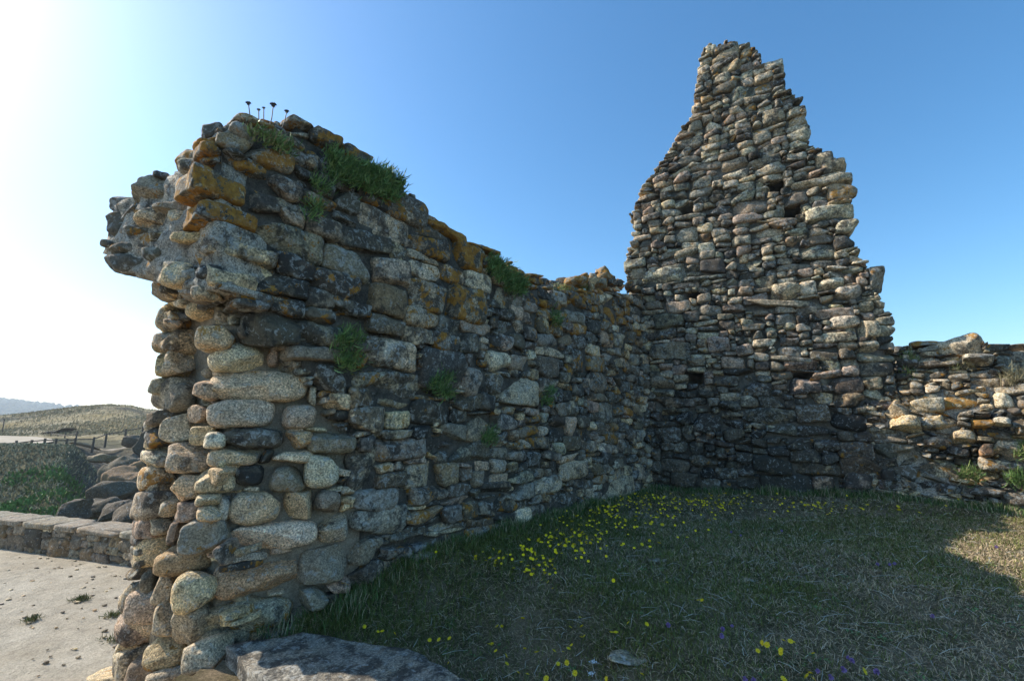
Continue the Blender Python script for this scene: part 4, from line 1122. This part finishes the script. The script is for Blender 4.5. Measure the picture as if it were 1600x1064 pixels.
for k, (px, py) in enumerate(YL[:290]):
    hgt = rng.uniform(.06, .12)
    if py < 768: py = 769
    p = put(px, py, hgt)
    if side(p[0], p[1]) > .05: continue
    root = bpy.data.objects.new('yellow_flower', None); C.objects.link(root); root.location = (p[0], p[1], p[2]-hgt)
    root.empty_display_size = .02
    nearf = p[1] < 5.2
    tag(root, 'open yellow flower in the darker turf close in front' if nearf else 'tiny yellow flower in the drift along the foot of the walls', 'flower', 'yellow flowers in the turf, near ones' if nearf else 'yellow flowers in the turf, far drift')
    h_ = bpy.data.objects.new('flower_head', fm); C.objects.link(h_); h_.parent = root; h_.location = (0, 0, hgt)
    s = rng.uniform(.8, 1.25)*(1.15 if nearf else 1.55); h_.scale = (s, s, s); h_.rotation_euler = (rng.normal()*.3+.55, rng.normal()*.35, rng.uniform(0, 6))
    t_ = bpy.data.objects.new('stem', sm); C.objects.link(t_); t_.parent = root; t_.location = (0, 0, hgt); t_.scale = (1,1,hgt/.07)
B = Buf(); Vf = np.array([v.co[:] for v in fm.vertices])
for (cx, cy, rx, ry, n_) in ((765,892,62,16,26),(850,880,34,18,24),(898,842,40,20,40),(925,818,30,12,26),(950,802,34,13,40),(990,783,34,10,34),(1060,785,44,8,30),(1125,785,50,8,40),(1280,790,60,8,24),(1020,815,30,16,14),(700,880,60,14,14)):
    for _ in range(n_):
        px, py = cx+rng.normal()*rx*1.15, max(771, cy+rng.normal()*ry*1.1); p = put(px, py, rng.uniform(.05,.1))
        if side(p[0], p[1]) > -.05: continue
        s_ = rng.uniform(.8, 1.25); a = rng.uniform(0, 6.28); t = rng.normal()*.3+.6; Q = Vf*s_
        Q = np.stack([Q[:,0]*math.cos(a)-Q[:,1]*math.sin(a), Q[:,0]*math.sin(a)+Q[:,1]*math.cos(a), Q[:,2]], 1)
        Q = np.stack([Q[:,0], Q[:,1]*math.cos(t)-Q[:,2]*math.sin(t), Q[:,1]*math.sin(t)+Q[:,2]*math.cos(t)], 1)+p
        outer = [1+k*5+j for k in range(11) for j in (1,2,3)]
        B.add(np.concatenate([Q[[0]], Q[outer]]), [[0, i+1, (i+1) % 33+1] for i in range(33)])
tag(B.build('flowers', M['yellow'], None, False), 'countless further tiny yellow flower heads thickening the drift along the wall foot', 'flowers', kind='stuff')
# purple clover heads
def ball_mesh(name, mat, R=.011, spikes=60):
    B = Buf(); r = np.random.default_rng(4)
    for k in range(spikes):
        d = nrm(r.normal(size=3)+np.array([0,0,.35])); s = nrm(np.cross(d, r.normal(size=3)))*R*.16
        B.add([d*R*.2-s, d*R*.2+s, d*R+s*.8, d*R-s*.8], [[0,1,2,3]])
    o = B.build(name, M[mat], None, False); me = o.data; bpy.data.objects.remove(o); return me
cm = ball_mesh('clover_head', 'purple')
for k, (a, b) in enumerate([(345,620),(383,607),(340,648),(870,740),(885,752),(848,788),(795,820),(437,828),(473,832),(1060,347),(1218,565),(1485,278),(420,230),(1560,65),(990,350),(118,603),(740,795),(985,797),(590,210),(1040,350),(380,215)]):
    p = put(1000+a/2.667, 750+b/2.667, .05)
    root = bpy.data.objects.new('purple_flower', None); C.objects.link(root); root.location = (p[0], p[1], p[2]-.05)
    tag(root, 'small round mauve clover head standing in the dry turf', 'flower', 'mauve clover flowers')
    h_ = bpy.data.objects.new('flower_head', cm); C.objects.link(h_); h_.parent = root; h_.location = (0,0,.05); h_.rotation_euler = (0,0,rng.uniform(0,6)); s = rng.uniform(1.2,1.7); h_.scale = (s,s,s)
    t_ = bpy.data.objects.new('stem', sm); C.objects.link(t_); t_.parent = root; t_.location = (0,0,.045); t_.scale = (1,1,.6)
for px, py, lab in ((330+1428/2.388, 750+677/2.388, 'white umbel flower in the turf, upper of the two'), (330+1415/2.388, 750+720/2.388, 'white umbel flower in the turf, lower of the two')):
    p = put(px, py, .05)
    root = empty('white_flower', (p[0], p[1], p[2]-.05), lab, 'flower', 'white umbel flowers')
    B = Buf()
    for _ in range(40):
        c_ = np.array(p)+np.append(rng.normal(size=2)*.013, 0); s = .0028
        B.add(c_+np.array([(-s,-s,0),(s,-s,0),(s,s,.001),(-s,s,.001)]), [[0,1,2,3]])
    B.build('flower_head', M['white'], root, False)
    B = Buf(); bar(B, (p[0],p[1],p[2]-.05), tuple(p), .0016, .0016, 5); B.build('stem', M['stem'], root)

# ------------------------------------------------------------ plants growing on the walls
DG = [(.13,.22,.06),(.17,.29,.08),(.09,.16,.05),(.25,.33,.11)]
LG = [(.22,.30,.09),(.30,.36,.12),(.15,.22,.06),(.38,.30,.16)]
def wallplant(face, boxes, label, cols, n, L=.10, w=.009, name='samphire_plant', out=.06, group='green plants rooted in the long wall'):
    spots = []
    for (x0, y0, x1, y1) in boxes:
        a = face.uv(x0, (y0+y1)/2); b = face.uv(x1, (y0+y1)/2); c = face.uv((x0+x1)/2, y0); d = face.uv((x0+x1)/2, y1)
        u, v = face.uv((x0+x1)/2, (y0+y1)/2); ru, rv = abs(b[0]-a[0])/2, abs(c[1]-d[1])/2
        sl = (face.uv(x1, (y0+y1)/2)[1]-face.uv(x0, (y0+y1)/2)[1])
        for _ in range(n):
            t = rng.uniform(-1, 1, 2); t = t*.8
            if t[0]**2+t[1]**2 > .9: continue
            spots.append((*face.P(u+t[0]*ru, v+t[1]*rv, out), 1.))
    o = leaf_clump(name, spots, 16, L, w, cols, spread=.035, nrm_dir=tuple(face.N*.8+np.array([0,0,.45])), up=.9, bend=.35, seed=len(spots)+int(boxes[0][0]))
    return tag(o, label, 'plant', group)
wallplant(FL, [(500,245,560,292),(540,262,600,305),(575,265,625,318)], 'large dark green cushion of fleshy leaves on the sloping wall top', DG, 85, L=.085, w=.010, out=.08)
wallplant(FL, [(755,403,795,445),(780,425,822,462)], 'green tuft hanging near the wall top right of the large cushion', DG, 60, L=.08, w=.011, out=.06)
wallplant(FL, [(512,515,562,582)], 'round green tuft at mid height, nearest the thick wall end', DG, 50, L=.085, out=.10)
wallplant(FL, [(658,580,704,624)], 'round green tuft at mid height, second from the thick wall end', DG, 40, L=.085, out=.10)
wallplant(FL, [(748,672,770,696)], 'small green sprig beside the pale squared block low in the wall', DG, 16, L=.09)
wallplant(FL, [(843,602,860,640)], 'narrow green sprig in the middle of the long wall', DG, 14, L=.10)
wallplant(FL, [(484,285,512,303)], 'small grey green sprig below the large cushion', DG, 14, L=.08)
wallplant(FL, [(474,320,500,352)], 'thin grey green sprig under the lichen stones of the wall', DG, 10, L=.10)
wallplant(FL, [(855,486,875,512)], 'little green tuft under the orange lichen near the far wall top', DG, 14, L=.10)
wallplant(FL, [(378,210,440,232)], 'pale green and pink stonecrop on the very top of the wall end', LG, 26, L=.055, w=.012, name='stonecrop_plant', out=.12)
wallplant(FL, [(420,225,455,240)], 'dull green sprig beside the pale stonecrop', DG, 16, L=.07)
wallplant(FL, [(866,448,900,456)], 'low yellow green tuft on the dip of the wall top', LG, 14, L=.07, name='stonecrop_plant', out=-.1)
wallplant(FL, [(912,443,938,452)], 'low yellow green tuft on the crest close to the tall gable', LG, 14, L=.07, name='stonecrop_plant', out=-.1)
wallplant(FRp, [(1410,552,1434,572)], 'bright green tuft near the top of the rubble wall', LG, 20, L=.09, group='plants on the rubble wall')
wallplant(FRp, [(1406,580,1430,592)], 'bright green tuft just below the topmost one on the rubble wall', LG, 12, L=.08, group='plants on the rubble wall')
wallplant(FRp, [(1496,730,1540,756)], 'green weed at the foot of the rubble wall', LG+DG, 22, L=.14, group='plants on the rubble wall')
wallplant(FRp, [(1575,735,1610,765)], 'dark green weed at the foot of the rubble wall by the photo edge', DG, 22, L=.16, group='plants on the rubble wall')
wallplant(FRp, [(1560,580,1610,610)], 'dry straw coloured grass on the shoulder of the rubble wall', [(.36,.31,.18),(.28,.25,.14)], 26, L=.18, w=.006, name='dry_grass_tuft', group='plants on the rubble wall')
wallplant(FRp, [(1480,560,1530,580)], 'thin dry grass on the crest of the rubble wall beside its highest stone', [(.36,.31,.18),(.22,.24,.10)], 14, L=.12, w=.006, name='dry_grass_tuft', group='plants on the rubble wall')
wallplant(FRp, [(1588,690,1612,720)], 'leafy weed halfway up the rubble wall by the photo edge', DG+LG, 16, L=.12, group='plants on the rubble wall')
# weeds in the dark hollow beside the pier
p0 = on_z(590, 875, 0)
o = leaf_clump('weed_plant', [(p0[0]+rng.normal()*.12, p0[1]+.15+rng.normal()*.1, .02) for _ in range(30)], 20, .13, .014, DG, spread=.06, squash=.8, seed=77)
tag(o, 'dark leafy weeds in the hollow where the long wall leaves the wall end', 'weed')

# dried flower heads on the crest
hm = ball_mesh('dry_head', 'dry', .032, 70)
for (hx, hy, bx, by, lab, s) in ((386,171,391,190,'tallest dried flower head standing at the left on the wall crest',.8),(402,181,402,192,'tiny dried flower head, left one of the close middle pair',.55),
        (410,178,409,190,'tiny dried flower head, right one of the close middle pair',.5),(425,173,419,190,'dried flower head with the widest flat top on the wall crest',1.),(446,183,437,194,'dried flower head leaning furthest right on the wall crest',.75)):
    u, v = FL.uv(hx, hy); a = FL.P(u, v+.05, .02); u2, v2 = FL.uv(bx, by); b = FL.P(u2, v2-.12, .02)
    root = empty('dried_flower', tuple(b), lab, 'dried flower', 'dried flower heads on the wall crest')
    B = Buf(); mid = (a+b)/2+np.array([.01,0,0]); bar(B, b, mid, .005, .005, 5); bar(B, mid, a, .005, .004, 5); B.build('stem', M['dry'], root)
    h_ = bpy.data.objects.new('flower_head', hm); C.objects.link(h_); h_.parent = root; h_.location = tuple(a-b); h_.scale = (s, s, s*.6)

# flat stones showing in the turf
for (px, py, w, h_, lab) in ((625,868,.75,.28,'long flat grey stone in the turf at the wall foot beside yellow flowers'),(990,1025,.34,.2,'flat grey stone sunk in the turf at the bottom of the photo'),
       (1170,905,.2,.1,'small grey flat stone sunk in the middle of the turf'),(1030,874,.24,.12,'small grey stone sunk in the turf among far flowers'),(548,905,.45,.3,'dark rounded boulder at the foot of the wall end'),
       (335+ (805)/2.388, 750+345/2.388,.14,.1,'small pale cobble lying by the wall foot in the turf')):
    p = put(px, py, .01); s = Stones(); a = rng.uniform(-.4, .4)
    hh = .07 if w > .4 and py < 910 else .022; p = p-np.array([0,0,.012])
    if 'boulder' in lab: hh = .3
    s.add(p, (math.cos(a), math.sin(a), 0), (0,0,1.), (-math.sin(a), math.cos(a), 0), w, h_, hh*1.5, tint({}, 'd')[0]*(1.1 if 'cobble' not in lab else 2), (0,.5,.7), 12, p=3, cuts=4)
    tag(s.build('field_stone', M['stone_near'], None), lab, 'stone', 'stones in the turf')

# ------------------------------------------------------------ sea air
hb = bpy.data.materials.new('sea_air'); hb.use_nodes = True; t = hb.node_tree; t.nodes.clear()
ho = t.nodes.new('ShaderNodeOutputMaterial'); hv = t.nodes.new('ShaderNodeVolumePrincipled')
hv.inputs['Color'].default_value = (.80, .90, 1, 1); hv.inputs['Density'].default_value = .00045; hv.inputs['Anisotropy'].default_value = .35
t.links.new(hv.outputs[0], ho.inputs['Volume'])
a, z0, z1 = 1600, -9.5, 70
V = [(-a,-a,z0),(a,-a,z0),(a,a,z0),(-a,a,z0),(-a,-a,z1),(a,-a,z1),(a,a,z1),(-a,a,z1)]
tag(mk('haze', V, [[0,3,2,1],[4,5,6,7],[0,1,5,4],[1,2,6,5],[2,3,7,6],[3,0,4,7]], hb, None, False), kind='stuff')
